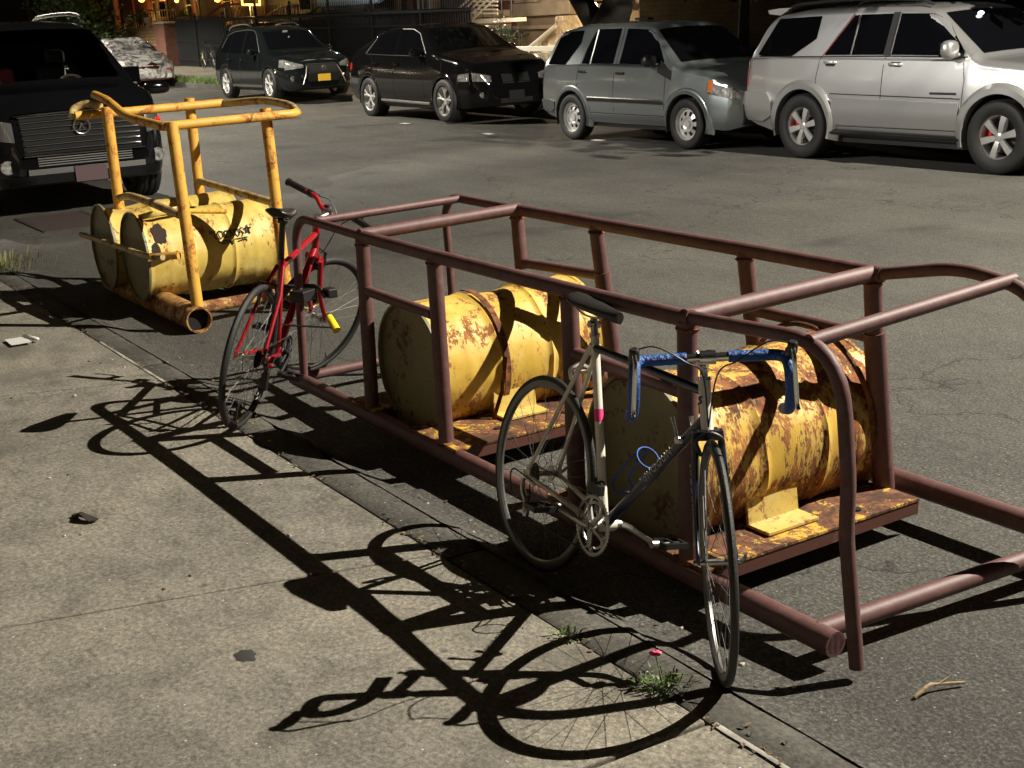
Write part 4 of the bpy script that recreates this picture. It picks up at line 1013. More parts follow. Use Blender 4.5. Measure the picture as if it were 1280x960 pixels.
c.rail('window_trim', M_chrome, [(1.815, 1.215), (1.815, 1.65)], .009, off=.004); c.rail('window_trim', simple('dull red trim', (.22, .03, .025), .5), [(1.40, 1.215), (1.73, 1.66)], .006, off=.004)
c.rail('window_trim', M_chrome, [(2.405, 1.215), (2.40, 1.40), (2.40, 1.65)], .010, off=.004)
c.seam([(1.36, .72), (1.34, .95), (1.38, 1.2), (1.72, 1.67)]); c.seam([(2.34, .42), (2.35, 1.2)]); c.seam([(3.44, .45), (3.46, .95), (3.42, 1.19)]); c.seam([(1.5, .41), (3.44, .42)]); c.seam([(1.58, .78), (3.43, .76)], r=.006)
c.side_patch('door_cladding', M_silver, [(1.62, .43), (3.42, .43)], [(1.62, .74), (3.42, .72)], .022, thick=.03, sides=(-1, 1))
c.handle(1.55, 1.13, M_silver); c.handle(2.52, 1.11, M_silver)
for x in (1.55, 2.52):
    c.side_patch('handle_recess', M_trim, [(x-.07, 1.09), (x+.07, 1.09)], [(x-.07, 1.14), (x+.07, 1.14)], .002, nx=6, nz=3)
c.mirror(3.30, 1.25, M_silver, M_silver, (.15, .20, .20))
c.side_patch('side_badge', M_trim, [(3.03, .80), (3.38, .80)], [(3.03, .825), (3.38, .825)], .006, nx=8, nz=2)
c.side_patch('tail_lamp', M_tail, [(.02, .86), (.14, .86)], [(.02, 1.12), (.14, 1.17)], .012, nx=6, thick=.02)
c.top_patch('windscreen', M_glassd, 2.92, 3.53, .60, .72)
c.side_patch('headlamp', M_lens, [(4.50, .78), (4.74, .76)], [(4.50, .93), (4.74, .92)], .006)
c.end_patch('grille', M_chrome, [(-.4, .72), (.4, .72)], [(-.4, .95), (.4, .95)]); c.end_patch('front_bumper', M_silver, [(-.7, .42), (.7, .42)], [(-.7, .64), (.7, .64)], .04, thick=.05)
c.rail('running_board', M_trim, [(1.58, .34), (3.45, .34)], .035, off=.0, flat=(1, 1.6))
c.wheels('six', M_wheelp, .265, True, rimf=.60, tw=-.015)
c.roofrails(M_trim, [(.55, 1.74), (.75, 1.80), (1.6, 1.825), (2.5, 1.80), (2.75, 1.74)], .60, .020)
g = G(); P = [[(x, y, z+.0*abs(y)) for y in [(-.62+1.24*k/14) for k in range(15)]] for x, z in ((.40, 1.765), (.20, 1.745), (.22, 1.70), (.42, 1.68), (.62, 1.765), (.40, 1.765))]
g.grid(P); g.add([P[i][0] for i in range(5)], [(0, 1, 2, 3, 4)]); g.add([P[i][-1] for i in range(5)], [(0, 1, 2, 3, 4)]); g.build('rear_spoiler', M_silver, t)
g = G(); g.tube([(2.2, -.35, 1.76), (1.6, -.40, 2.02)], [.004, .002], 6); 
g = G(); g.sphere((3.02, -.15, 1.62), .022, 12, 8, (1, 2.2, 1)); g.build('mirror_lamp', simple('inside lamp', (.9, .9, .9), .2, emis=(.9, .97, 1), es=3.5), t)

# ---- grey green compact SUV
W = .89
t = car_root('parked_car', 'grey green compact SUV with grey plastic arches and black mirrors', 'car', -16.167-.93, 11.463, 0, W, GRP)
c = Car(t, 4.50, W,
    [(0, .55), (.02, .75), (.06, .98), (.12, 1.12), (.30, 1.50), (.40, 1.60), (.9, 1.675), (1.7, 1.685), (2.35, 1.665), (2.58, 1.62), (3.28, 1.13), (3.36, 1.10), (3.9, 1.02), (4.25, .92), (4.42, .80), (4.5, .60)],
    [(0, .42), (.3, .33), (.6, .28), (4.0, .28), (4.2, .26), (4.5, .34)],
    [(0, 1.06), (1.0, 1.08), (3.4, 1.05), (4.5, .85)], (.93, 3.55), .335,
    [(0, .78), (.06, .90), (.16, .96), (.5, .99), (1.2, 1), (3.5, 1), (4.0, .96), (4.28, .88), (4.44, .74), (4.5, .6)], tum=.36, arch=1.20)
c.body(M_cgrey); c.arch_lip(M_cgrey, .07, .016); c.arch_lip(M_grayp, .035, .028, 'arch_trim')
c.side_patch('rear_bumper', M_grayp, [(.005, .40), (.40, .40), (.5, .46)], [(.005, .58), (.40, .58), (.5, .56)], .022, thick=.03, nx=12)
c.end_patch('rear_bumper', M_grayp, [(-.7, .42), (.7, .42)], [(-.7, .60), (.7, .60)], .03, front=False, thick=.05)
c.side_patch('window', M_glassd, [(.24, 1.10), (.72, 1.095), (1.0, 1.40)], [(.24, 1.12), (.44, 1.56), (.98, 1.58), (1.0, 1.58)], .004)
c.side_patch('window', M_glassd, [(1.14, 1.11), (1.33, 1.11)], [(1.14, 1.13), (1.22, 1.40), (1.33, 1.58)], .004, nx=8)
c.side_patch('window', M_glassd, [(1.37, 1.11), (1.90, 1.11)], [(1.37, 1.59), (1.90, 1.59)], .004, nx=8)
c.side_patch('window', M_glassd, [(2.04, 1.11), (3.02, 1.10)], [(2.04, 1.585), (2.55, 1.565), (2.72, 1.48), (3.02, 1.14)], .004)
c.rail('window_trim', M_chrome, [(1.35, 1.11), (1.35, 1.58)], .008, off=.004)
c.rail('window_trim', M_trim, [(1.13, 1.095), (2.0, 1.098), (3.05, 1.09)], .009, off=.003)
c.seam([(1.10, .62), (1.08, .9), (1.10, 1.1), (1.30, 1.60)]); c.seam([(1.97, .33), (1.97, 1.6)]); c.seam([(3.10, .40), (3.12, .9), (3.06, 1.1)]); c.seam([(1.30, .42), (3.1, .42)])
c.side_patch('door_moulding', M_trim, [(1.34, .585), (3.08, .575)], [(1.34, .625), (3.08, .615)], .016, thick=.016); c.rail('door_moulding', M_chrome, [(1.36, .64), (3.06, .63)], .009, off=.014)
c.side_patch('side_sill', M_grayp, [(1.32, .29), (3.12, .29)], [(1.32, .40), (3.12, .40)], .012, thick=.02)
c.handle(1.22, 1.00, M_trim); c.handle(2.12, .98, M_trim); c.mirror(2.86, 1.14, M_trim, None, (.14, .22, .17))
c.side_patch('mirror_triangle', M_trim, [(2.94, 1.00), (3.24, .90)], [(2.94, 1.16), (3.24, 1.02)], .008, nx=6)
c.side_patch('tail_lamp', M_tail, [(.03, .78), (.10, .80)], [(.03, 1.06), (.10, 1.10)], .010, nx=5, thick=.02); c.rail('tail_lamp', M_tail, [(.115, 1.10), (.20, 1.28), (.30, 1.47)], .022, off=-.004)
c.top_patch('windscreen', M_glassd, 2.64, 3.26, .58, .70)
c.side_patch('headlamp', M_lens, [(3.93, .74), (4.40, .66)], [(3.93, .93), (4.15, .90), (4.40, .76)], .008, nx=16); c.side_patch('indicator', M_orange, [(3.95, .76), (4.03, .75)], [(3.95, .91), (4.03, .90)], .011, nx=6)
c.end_patch('front_bumper', M_dark, [(-.66, .34), (.66, .34)], [(-.66, .60), (.66, .60)], .03, thick=.04); c.end_patch('grille', M_trim, [(-.42, .66), (.42, .66)], [(-.42, .78), (.42, .78)])
c.wheels('steel', M_wheelp, .215, False, rimf=.66, tw=-.005)
g = G(); g.box((1.6, 0, 1.705), (.30, .12, .03)); g.build('roof_marker', M_trim, t, bevel=.01)
g = G(); g.lathe([(.01, 0), (.30, 0), (.335, -.03), (.335, -.17), (.30, -.20), (.01, -.20)], (-.0, .05, .92), (1, 0, 0), 32); g.build('spare_wheel', M_rub, t)

# ---- black coupe SUV
W = .985
th = .012
t = car_root('parked_car', 'glossy black sloping-roof SUV with bright sill strip and forked spoke wheels', 'car', -23.55-1.06, 11.831, 0.0, W, GRP, .05)
c = Car(t, 4.88, W,
    [(0, .62), (.02, 1.02), (.10, 1.20), (.25, 1.27), (.5, 1.36), (1.0, 1.54), (1.5, 1.67), (2.1, 1.73), (2.6, 1.725), (2.9, 1.66), (3.60, 1.26), (3.7, 1.22), (4.3, 1.12), (4.65, 1.03), (4.82, .88), (4.88, .66)],
    [(0, .45), (.3, .34), (.6, .28), (4.2, .28), (4.5, .24), (4.88, .30)],
    [(0, 1.08), (1.0, 1.18), (3.6, 1.15), (4.88, .98)], (1.06, 3.99), .38,
    [(0, .78), (.06, .88), (.2, .95), (.6, 1.0), (1.2, 1.01), (3.9, 1), (4.4, .95), (4.68, .86), (4.82, .72), (4.88, .58)], tum=.42, arch=1.12)
c.body(M_cblack); c.arch_lip(M_cblack, .04, .012)
c.side_patch('window', M_glassd, [(.95, 1.23), (1.20, 1.21)], [(.95, 1.25), (1.20, 1.46)], .004, nx=8)
c.side_patch('window', M_glassd, [(1.25, 1.21), (2.05, 1.19)], [(1.25, 1.48), (1.6, 1.59), (2.05, 1.635)], .004); c.side_patch('window', M_glassd, [(2.15, 1.19), (3.30, 1.17)], [(2.15, 1.635), (2.6, 1.62), (2.85, 1.54), (3.30, 1.20)], .004)
c.rail('window_trim', M_chrome, [(.92, 1.22), (1.2, 1.47), (1.22, 1.49)], .010, off=.006); c.rail('window_trim', M_alloy, [(2.18, 1.65), (2.6, 1.64), (2.88, 1.56), (3.32, 1.20)], .008, off=.004)
c.rail('window_trim', M_trim, [(.95, 1.205), (2, 1.18), (3.34, 1.16)], .008, off=.003)
c.seam([(1.45, .55), (1.25, .95), (1.22, 1.15)]); c.seam([(2.12, .38), (2.10, 1.1)]); c.seam([(3.28, .40), (3.30, 1.08)]); c.handle(1.42, 1.04, M_cblack); c.handle(2.28, 1.02, M_cblack)
c.mirror(3.14, 1.21, M_cblack, None, (.15, .22, .16)); c.rail('sill_strip', M_alloy, [(1.55, .345), (3.42, .315)], .026, off=.008, flat=(1, .7))
c.side_patch('tail_lamp', M_tail, [(.04, .88), (.30, .92)], [(.04, 1.04), (.30, 1.04)], .008, nx=8)
c.top_patch('windscreen', M_glassd, 2.96, 3.56, .58, .72)
g = G(); g.box((3.02, -.1, 1.56), (.01, .10, .03)); g.build('windscreen_sticker', M_platew, t)
for sd in (-1, 1):
    lo = [(sd*.50, .70), (sd*.80, .72)]; hi = [(sd*.50, .80), (sd*.80, .87)]
    if sd < 0: lo.reverse(); hi.reverse()
    c.end_patch('headlamp', M_lens, lo, hi, .006)
    lo = [(sd*.04, .66), (sd*.30, .66)]; hi = [(sd*.04, .82), (sd*.30, .84)]
    if sd < 0: lo.reverse(); hi.reverse()
    kg = c.end_patch('kidney_grille', M_dchrome, lo, hi, .010)
    lo2 = [(sd*.06, .675), (sd*.285, .675)]; hi2 = [(sd*.06, .805), (sd*.285, .825)]
    if sd < 0: lo2.reverse(); hi2.reverse()
    c.end_patch('grille_mesh', M_dark, lo2, hi2, .014, parent=kg)
    g = G(); y = sd*.68; g.cyl((c.xf(y, .48)-.01, y, .48), (c.xf(y, .48)+.012, y, .48), .05, seg=16); g.build('fog_lamp', M_lens, t)
c.side_patch('headlamp', M_lens, [(4.42, .72), (4.66, .72)], [(4.42, .84), (4.66, .86)], .006, nx=8)
g = G(); g.box((4.895, 0, .45), (.012, .32, .16)); g.build('number_plate', M_trim, t); c.end_patch('air_intake', M_dark, [(-.34, .32), (.34, .32)], [(-.34, .40), (.34, .40)], .006)
c.wheels('fivey', M_wheelp, .30, False, rimf=.68, tw=-.01)

# ---- charcoal SUV further along
W = .94
t = car_root('parked_car', 'black SUV with silver roof rails and a yellow front number plate', 'car', -32.85, 12.05, .0, W, GRP, .20)
c = Car(t, 4.77, W,
    [(0, .60), (.02, .90), (.10, 1.08), (.22, 1.25), (.50, 1.52), (.75, 1.62), (1.2, 1.68), (1.9, 1.70), (2.4, 1.67), (2.65, 1.61), (3.40, 1.14), (3.5, 1.10), (4.1, 1.02), (4.5, .92), (4.70, .78), (4.77, .58)],
    [(0, .45), (.3, .34), (.6, .28), (4.2, .28), (4.5, .22), (4.77, .28)],
    [(0, 1.02), (1.0, 1.07), (3.5, 1.04), (4.77, .88)], (1.0, 3.74), .37,
    [(0, .78), (.06, .88), (.2, .95), (.6, .99), (1.2, 1.0), (3.7, 1), (4.2, .96), (4.5, .88), (4.7, .74), (4.77, .6)], tum=.38, arch=1.13)
c.body(M_cblack2); c.arch_lip(M_cblack2, .04, .012)
c.side_patch('window', M_glassd, [(.62, 1.12), (1.15, 1.10)], [(.62, 1.20), (.85, 1.50), (1.15, 1.56)], .004); c.side_patch('window', M_glassd, [(1.20, 1.10), (1.98, 1.09)], [(1.20, 1.57), (1.98, 1.60)], .004)
c.side_patch('window', M_glassd, [(2.08, 1.09), (3.10, 1.07)], [(2.08, 1.60), (2.45, 1.58), (2.65, 1.50), (3.10, 1.10)], .004)
c.rail('window_trim', M_alloy, [(.62, 1.22), (.85, 1.525), (1.3, 1.60), (2.1, 1.625), (2.47, 1.60), (2.68, 1.51), (3.14, 1.10)], .007, off=.004)
c.seam([(1.32, .5), (1.17, .9), (1.17, 1.1)]); c.seam([(2.02, .38), (2.02, 1.08)]); c.seam([(3.12, .40), (3.14, 1.06)]); c.handle(1.35, .95, M_cblack2); c.handle(2.2, .93, M_cblack2)
c.mirror(2.98, 1.10, M_cblack2, None, (.14, .21, .15)); c.side_patch('side_sill', M_alloy, [(1.4, .30), (3.3, .30)], [(1.4, .36), (3.3, .36)], .01, thick=.02)
c.top_patch('windscreen', M_glassd, 2.72, 3.36, .56, .70); c.roofrails(M_chrome, [(.75, 1.63), (.90, 1.72), (1.5, 1.765), (2.0, 1.75), (2.20, 1.68)], .60, .024)
for sd in (-1, 1):
    lo = [(sd*.45, .74), (sd*.82, .70)]; hi = [(sd*.45, .80), (sd*.82, .92)]
    if sd < 0: lo.reverse(); hi.reverse()
    c.end_patch('headlamp', M_lens, lo, hi, .008)
    g = G(); y = sd*.72; g.cyl((c.xf(y, .50)-.01, y, .50), (c.xf(y, .50)+.012, y, .50), .06, seg=16); g.build('fog_lamp', M_lens, t)
    g = G(); g.tube([(c.xf(.38, .74)+.012, sd*.38, .76), (c.xf(.44, .60)+.012, sd*.44, .60), (c.xf(.54, .36)+.012, sd*.54, .36)], .010, 6); g.build('grille_trim', M_alloy, t)
c.side_patch('headlamp', M_lens, [(4.25, .76), (4.55, .74)], [(4.25, .93), (4.55, .90)], .008, nx=8)
c.end_patch('grille', M_dark, [(-.40, .42), (.40, .42)], [(-.34, .80), (.34, .80)], .008); c.end_patch('grille_trim', M_alloy, [(-.36, .80), (.36, .80)], [(-.36, .815), (.36, .815)], .014)
g = G(); g.torus((4.785, 0, .73), (1, 0, 0), .055, .006, 24, 6, flat=(1, .6)); g.tube([(4.785, -.03, .76), (4.785, -.01, .70), (4.785, .04, .70)], .006, 6); g.build('front_emblem', M_chrome, t)
g = G(); g.box((4.795, 0, .50), (.012, .31, .155)); g.build('number_plate', M_plate, t)
g = G(); g.box((2.78, 0, 1.555), (.01, .12, .035)); g.box((2.98, .0, 1.40), (.01, .03, .08)); g.build('windscreen_sticker', M_platew, t)
c.wheels('vspoke', M_wheelp, .25, False, rimf=.68, tw=-.01)

# ---- big black SUV parked nose-on behind the yellow cage
W = 1.015
t = car_root('parked_car', 'large black SUV with a wide chrome bar grille, parked behind the yellow cage', 'car', -14.30-5.20, 2.74, 0, W, 'cars parked along the near kerb')
def hole(x, y, z): return 3.47 < x < 4.10 and z > c.sec(x)[-1][1]-.12 and abs(y) < .74+.06*(x-3.5)
c = Car(t, 5.20, W,
    [(0, .60), (.02, 1.0), (.10, 1.30), (.30, 1.85), (.5, 1.98), (1.5, 2.05), (2.6, 2.05), (3.2, 2.02), (3.45, 1.95), (4.12, 1.38), (4.22, 1.34), (4.7, 1.28), (5.0, 1.20), (5.12, 1.09), (5.18, .85), (5.20, .60)],
    [(0, .45), (.3, .38), (.6, .34), (4.6, .34), (4.9, .30), (5.2, .36)],
    [(0, 1.25), (1.0, 1.27), (4.2, 1.22), (5.2, 1.1)], (1.10, 4.17), .405,
    [(0, .80), (.06, .90), (.2, .96), (.6, 1.0), (4.2, 1), (4.7, .97), (5.0, .90), (5.13, .80), (5.20, .68)], tum=.30, arch=1.14)
c.body(M_cblack, hole=hole); c.arch_lip(M_cblack, .05, .014)
m_, nt_, b_ = mat('clear windscreen'); b_.inputs['Base Color'].default_value = (.7, .75, .75, 1); b_.inputs['Transmission Weight'].default_value = 1; b_.inputs['Roughness'].default_value = .02; b_.inputs['IOR'].default_value = 1.02; b_.inputs['Specular IOR Level'].default_value = .5; b_.inputs['Coat Weight'].default_value = .5
c.top_patch('windscreen', m_, 3.46, 4.11, .70, .80)
c.rail('windscreen_pillar', M_cblack, [(3.5, 1.80), (4.1, 1.33)], .02)
M_tan = simple('tan cabin leather', (.30, .24, .16), .6); M_redseat = simple('red seat cover', (.16, .012, .01), .7)
g = G(); g.box((4.0, 0, 1.24), (.40, 1.55, .10)); g.build('dashboard', M_trim, t, bevel=.02)
g = G(); g.torus((3.62, .38, 1.22), (.9, 0, .42), .19, .018, 40, 10); g.tube([(3.62, .20, 1.22), (3.62, .56, 1.22)], .016, 8); g.cyl((3.62, .38, 1.22), (3.8, .38, 1.16), .04, seg=12); g.build('steering_wheel', M_tan, t)
for y in (.38, -.38):
    g = G(); g.box((3.0, y, 1.15), (.14, .5, .70), Matrix.Rotation(-.25, 3, 'Y')); g.box((2.9, y, 1.60), (.10, .26, .18), Matrix.Rotation(-.25, 3, 'Y')); g.build('seat', M_redseat if y < 0 else M_trim, t, bevel=.05)
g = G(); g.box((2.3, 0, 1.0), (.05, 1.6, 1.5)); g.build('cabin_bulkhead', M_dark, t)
for (lo, hi) in (([(.35, 1.34), (1.3, 1.32)], [(.45, 1.80), (1.3, 1.86)]), ([(1.4, 1.32), (2.5, 1.31)], [(1.4, 1.86), (2.5, 1.86)]), ([(2.62, 1.31), (3.90, 1.28)], [(2.62, 1.86), (3.2, 1.84), (3.45, 1.74), (3.90, 1.34)])):
    c.side_patch('window', M_glassd, lo, hi, .004)
c.mirror(3.80, 1.36, M_cblack, None, (.16, .26, .24)); c.roofrails(M_chrome, [(.8, 2.02), (1.0, 2.10), (2.2, 2.12), (3.0, 2.09), (3.2, 2.01)], .70, .022)
# grille: chrome bars, curved
gr = c.end_patch('grille', M_dark, [(-.62, .66), (.62, .66)], [(-.66, 1.04), (0, 1.08), (.66, 1.04)], .004)
for i in range(7):
    z = .70+.058*i; hw = .60+.006*i; g = G(); P = []
    for k in range(25):
        y = -hw+2*hw*k/24; P.append((c.xf(y, z)+.022, y, z+.008*cos(y*2)))
    g.tube(P, .009, 8, flat=(1, .8)); g.build('grille_bar', M_dchrome, gr)
g = G(); P = [(c.xf(y, 1.04)+.028, y, 1.065+.02*cos(y*2)) for y in [(-.68+1.36*k/20) for k in range(21)]]; g.tube(P, .016, 8); P = [(c.xf(y, .66)+.03, y, .655) for y in [(-.64+1.28*k/20) for k in range(21)]]; g.tube(P, .014, 8); g.build('grille_surround', M_dchrome, gr)
g = G(); x0 = c.xf(0, .93)+.045; g.torus((x0, 0, .925), (1, 0, 0), .085, .009, 32, 8, flat=(1, 1)); g.build('front_emblem', M_chrome, t)
for v in t.children[-1].data.vertices: v.co.z = .925+(v.co.z-.925)*.62; v.co.y *= 1.25
g = G(); g.tube([(x0, -.03, .875), (x0+.003, 0, .955)], .007, 6); g.tube([(x0, .03, .875), (x0+.003, 0, .955)], .007, 6); g.build('front_emblem', M_chrome, t)
for sd in (-1, 1):
    lo = [(sd*.70, .80), (sd*.95, .84)]; hi = [(sd*.70, 1.0), (sd*.95, 1.06)]
    if sd < 0: lo.reverse(); hi.reverse()
    hl_ = c.end_patch('headlamp', simple('dark headlamp', (.22, .22, .22), .12, .6, coat=1) if 'dark headlamp' not in MATS else MATS['dark headlamp'], lo, hi, .008)
    g = G(); g.sphere((c.xf(sd*.88, .90)+.006, sd*.88, .92), .035, 12, 8); g.build('reflector', M_redref, hl_)
    g = G(); y = sd*.80; g.cyl((c.xf(y, .55)-.03, y, .55), (c.xf(y, .55)+.022, y, .55), .062, seg=20); fl = g.build('fog_lamp', M_lens, t)
    g = G(); g.torus((c.xf(y, .55)+.02, y, .55), (1, 0, 0), .068, .008, 24, 6); g.build('fog_lamp_ring', M_chrome, fl)
c.end_patch('front_bumper', M_cblack, [(-.80, .36), (.80, .36)], [(-.80, .45), (.80, .45)], .05, thick=.06)
c.end_patch('bumper_strip', M_dchrome, [(-.62, .455), (.62, .455)], [(-.62, .515), (.62, .515)], .055, thick=.05)
lg = c.end_patch('air_intake', M_dark, [(-.50, .53), (.50, .53)], [(-.50, .63), (.50, .63)], .004)
for z in (.545, .57, .595, .62): 
    g = G(); g.tube([(c.xf(y, z)+.012, y, z) for y in [(-.5+k/12) for k in range(13)]], .005, 6); g.build('intake_bar', M_alloy, lg)
g = G(); g.box((5.275, .02, .43), (.014, .34, .16)); g.build('number_plate', simple('shaded number plate', (.09, .055, .06), .4), t)
c.wheels('six', M_alloy, .28, False, rimf=.64, tw=.0)

# ---- car under a plastic sheet, far left
m_, nt_, b_ = mat('crumpled clear plastic sheet')
v_ = coords(nt_); n1_ = noise_n(nt_, v_, 2.2, 7, .6, 2.6)
cc_ = ramp(nt_, n1_, [(.38, (.10, .095, .09)), (.47, (.36, .34, .32)), (.54, (.62, .60, .57)), (.66, (.86, .84, .80))]); nt_.links.new(cc_, b_.inputs['Base Color'])
b_.inputs['Roughness'].default_value = .22; b_.inputs['Coat Weight'].default_value = .6; bumpn(nt_, n1_, 1.0, .12, b_)
W = .88
t = car_root('covered_car', 'low car wrapped in a crumpled shiny plastic sheet beyond the black SUV', 'car', -44.5, 11.95, 0, W, None, .27)
c = Car(t, 4.4, W,
    [(0, .55), (.05, .85), (.3, 1.02), (.7, 1.30), (1.1, 1.44), (1.9, 1.46), (2.4, 1.38), (3.05, 1.02), (3.5, .92), (4.1, .78), (4.35, .62), (4.4, .45)],
    [(0, .40), (.5, .26), (2.5, .26), (4.0, .20), (4.4, .22)], [(0, .90), (3.0, .90), (4.4, .7)], (.9, 3.5), .31,
    [(0, .8), (.2, .95), (.8, 1), (3.5, 1), (4.0, .93), (4.3, .78), (4.4, .62)], tum=.34, arch=1.15)
c.body(paint('dark red car paint', (.05, .006, .006), .3, 0)); c.wheels('steel', M_alloy, .2, False, rimf=.66, tw=0)
g = G(); P = []
for i in range(71):
    x = -.04+4.48*i/70; xx = min(max(x, .01), 4.39); S_ = c.sec(xx); row = []
    hem = .30+.14*noise.noise(Vector((x*1.3, 3, 0)))+(.10 if x < 2.6 else 0)
    for sd in (-1, 1):
        pts = [(y, z) for y, z in S_[4:]]
        pts = [(pts[0][0]+.03, hem)]+[(y, max(z, hem)) for y, z in pts]
        r_ = []
        for k, (y, z) in enumerate(pts):
            n_ = noise.noise(Vector((x*3.1, sd*y*3, z*3.3)))*.055+noise.noise(Vector((x*8, sd*y*8, z*8)))*.022+.03
            r_.append((x, sd*(y+n_*(1 if z < 1.0 else .3)), z+n_*(.9 if z > .7 else .2)))
        row += r_ if sd < 0 else r_[::-1][1:]
    P.append(row)
g.grid(P); g.add(P[-1], [tuple(range(len(P[-1])))[::-1]]); cv = g.build('plastic_sheet', m_, t, fix=False, auto=20)
for y in (-.55, .55):
    g = G(); g.sphere((4.36, y, .52), .06, 12, 8, (.5, 1.4, .8)); g.build('headlamp', M_tail, t)
# ------------------------------------------------------------------ far side of the street
def at(px, py, Y):
    d = F*1621.256+R*(px-640)+U*(480-py); t = Y/d.y; return CAMPOS+d*t
def X_(px, Y, py=40): return at(px, py, Y).x
def Z_(px, py, Y): return at(px, py, Y).z
def brick_mat(name, c1, c2, mortar, sc=1.0):
    m, nt, b = mat(name); v = coords(nt); sp = nt.nodes.new('ShaderNodeSeparateXYZ'); nt.links.new(v, sp.inputs[0]); cb = nt.nodes.new('ShaderNodeCombineXYZ')
    s_ = mathn(nt, 'ADD', sp.outputs[0], sp.outputs[1]); nt.links.new(s_, cb.inputs[0]); nt.links.new(sp.outputs[2], cb.inputs[1])
    br = nt.nodes.new('ShaderNodeTexBrick'); nt.links.new(cb.outputs[0], br.inputs['Vector']); br.inputs['Scale'].default_value = 4.2*sc
    br.inputs['Color1'].default_value = (*c1, 1); br.inputs['Color2'].default_value = (*c2, 1); br.inputs['Mortar'].default_value = (*mortar, 1); br.inputs['Mortar Size'].default_value = .018
    n = noise_n(nt, v, 1.5, 6, .6); c = mix(nt, 1, br.outputs['Color'], ramp(nt, n, [(.3, (.7, .7, .7)), (.7, (1.15, 1.15, 1.15))]), 'MULTIPLY')
    nt.links.new(c, b.inputs['Base Color']); b.inputs['Roughness'].default_value = .88; bumpn(nt, br.outputs['Fac'], -.4, .01, b); return m
M_br_red = brick_mat('red brick', (.24, .065, .04), (.17, .045, .03), (.20, .17, .14)); M_br_brown = brick_mat('brown brick', (.13, .07, .045), (.09, .05, .035), (.12, .10, .08))
M_br_tan = brick_mat('tan stone blocks', (.22, .18, .125), (.19, .155, .105), (.14, .115, .085), .5); M_br_dark = brick_mat('dark brick', (.05, .035, .03), (.04, .03, .025), (.05, .04, .035))
M_lime = simple('limestone wall', (.27, .22, .155), .85, var=.22, vscale=1.2, bump=.15, bscale=15)
M_pier = brick_mat('pier brick', (.20, .07, .04), (.14, .05, .03), (.14, .11, .08), 1.0)
M_stone = simple('limestone trim', (.38, .33, .25), .8, var=.25, vscale=3, bump=.2, bscale=20); M_iron = simple('black iron', (.008, .008, .009), .5)
M_wood = simple('worn timber boards', (.27, .17, .08), .7, var=.35, vscale=6); M_wrail = simple('cream railing paint', (.62, .60, .50), .5); M_win = simple('dark house window', (.006, .007, .009), .08)
M_brownr = simple('rust brown railing paint', (.20, .10, .05), .5)
def house(label, px0, px1, m, wins=(), Y=20.5, H=10.5, band=None, cat='house', doors=()):
    x0, x1 = X_(px0, Y), X_(px1, Y); r = rise((x0+x1)/2)+.14
    t = thing('row_house', label, cat, ((x0+x1)/2, Y, r), group='row houses across the street')
    g = G(); g.box(((x0+x1)/2, Y+5, r+H/2-.3), (x1-x0-.02, 10, H+.6)); w = bw(g, 'wall', m, t)
    g = G(); g.box(((x0+x1)/2, Y-.12, r+H+.15), (x1-x0-.02, .5, .4)); g.box(((x0+x1)/2, Y-.06, r+H-.35), (x1-x0-.06, .3, .16)); bw(g, 'cornice', M_stone, t, bevel=.03)
    if band: 
        for z, h_, d_ in band: g = G(); g.box(((x0+x1)/2, Y-d_/2, z), (x1-x0-.03, d_, h_)); bw(g, 'stone_band', M_stone, t, bevel=.01)
    def win(xa, xb, za, zb, nm='window', mg=M_win):
        g = G(); cx, cz = (xa+xb)/2, (za+zb)/2
        for (a, b, c, d) in ((cx, za-.07, xb-xa+.34, .14), (cx, zb+.09, xb-xa+.30, .18)): g.box((a, Y-.07, b), (c, .16, d))
        for s in (-1, 1): g.box((cx+s*((xb-xa)/2+.03), Y-.02, cz), (.06, .08, zb-za))
        g.box((cx, Y-.025, cz), (xb-xa, .06, .05)); f = bw(g, nm, M_stone, t)
        g = G(); g.box((cx, Y-.004, cz), (xb-xa, .02, zb-za)); bw(g, 'pane', mg, f)
    for (a, b, za, zb) in wins: win(X_(a, Y), X_(b, Y), za, zb)
    n = max(1, int((x1-x0)/2.6))
    for k in range(n):
        cx = x0+(x1-x0)*(k+.5)/n
        for z in (5.0, 8.0): win(cx-.45, cx+.45, r+z-.8, r+z+.9)
    for (a, b, za, zb) in doors:
        xa, xb = X_(a, Y), X_(b, Y); g = G(); g.box(((xa+xb)/2, Y-.03, (za+zb)/2), (xb-xa, .08, zb-za)); g.box(((xa+xb)/2, Y-.09, zb+.12), (xb-xa+.5, .3, .2))
        d_ = bw(g, 'door', M_brownr, t, bevel=.01)
    return t
zr = lambda px: rise(X_(px, 20.5))
house('plain tan house wall behind the street tree, far left', -140, 118, M_br_tan, [(-30, -8, 2.3, 4.2), (40, 62, 2.3, 4.2)])
h2 = house('dark brown brick house with orange lit porch and cream railing', 118, 262, M_br_brown, [(196, 212, 2.6, 4.0), (238, 252, 2.4, 3.6)], doors=[(158, 172, 1.6, 4.0)])
house('brown house with a bay of narrow windows behind the black gate', 262, 338, M_br_brown, [(283, 294, 2.2, 3.8)], doors=[(325, 336, 1.5, 3.6)])
house('tan stone house with two dark windows over cream sills', 338, 458, M_br_tan, [(379, 393, 2.44, 3.9), (405, 426, 2.50, 3.9)])
house('dark house with pale stone pilasters beside the tan house', 458, 585, M_br_dark, [(470, 490, 2.3, 3.8)])
house('red brick house with a floodlit stoop', 585, 646, M_br_red, [(628, 640, 2.4, 3.9)])
house('beige limestone house with a ledge under its windows', 646, 722, M_lime, [(654, 672, 2.32, 3.7), (688, 708, 2.28, 3.7)], band=[(Z_(680, 11, 20.5), .34, .22), (Z_(680, 24, 20.5)-.2, .10, .14)])
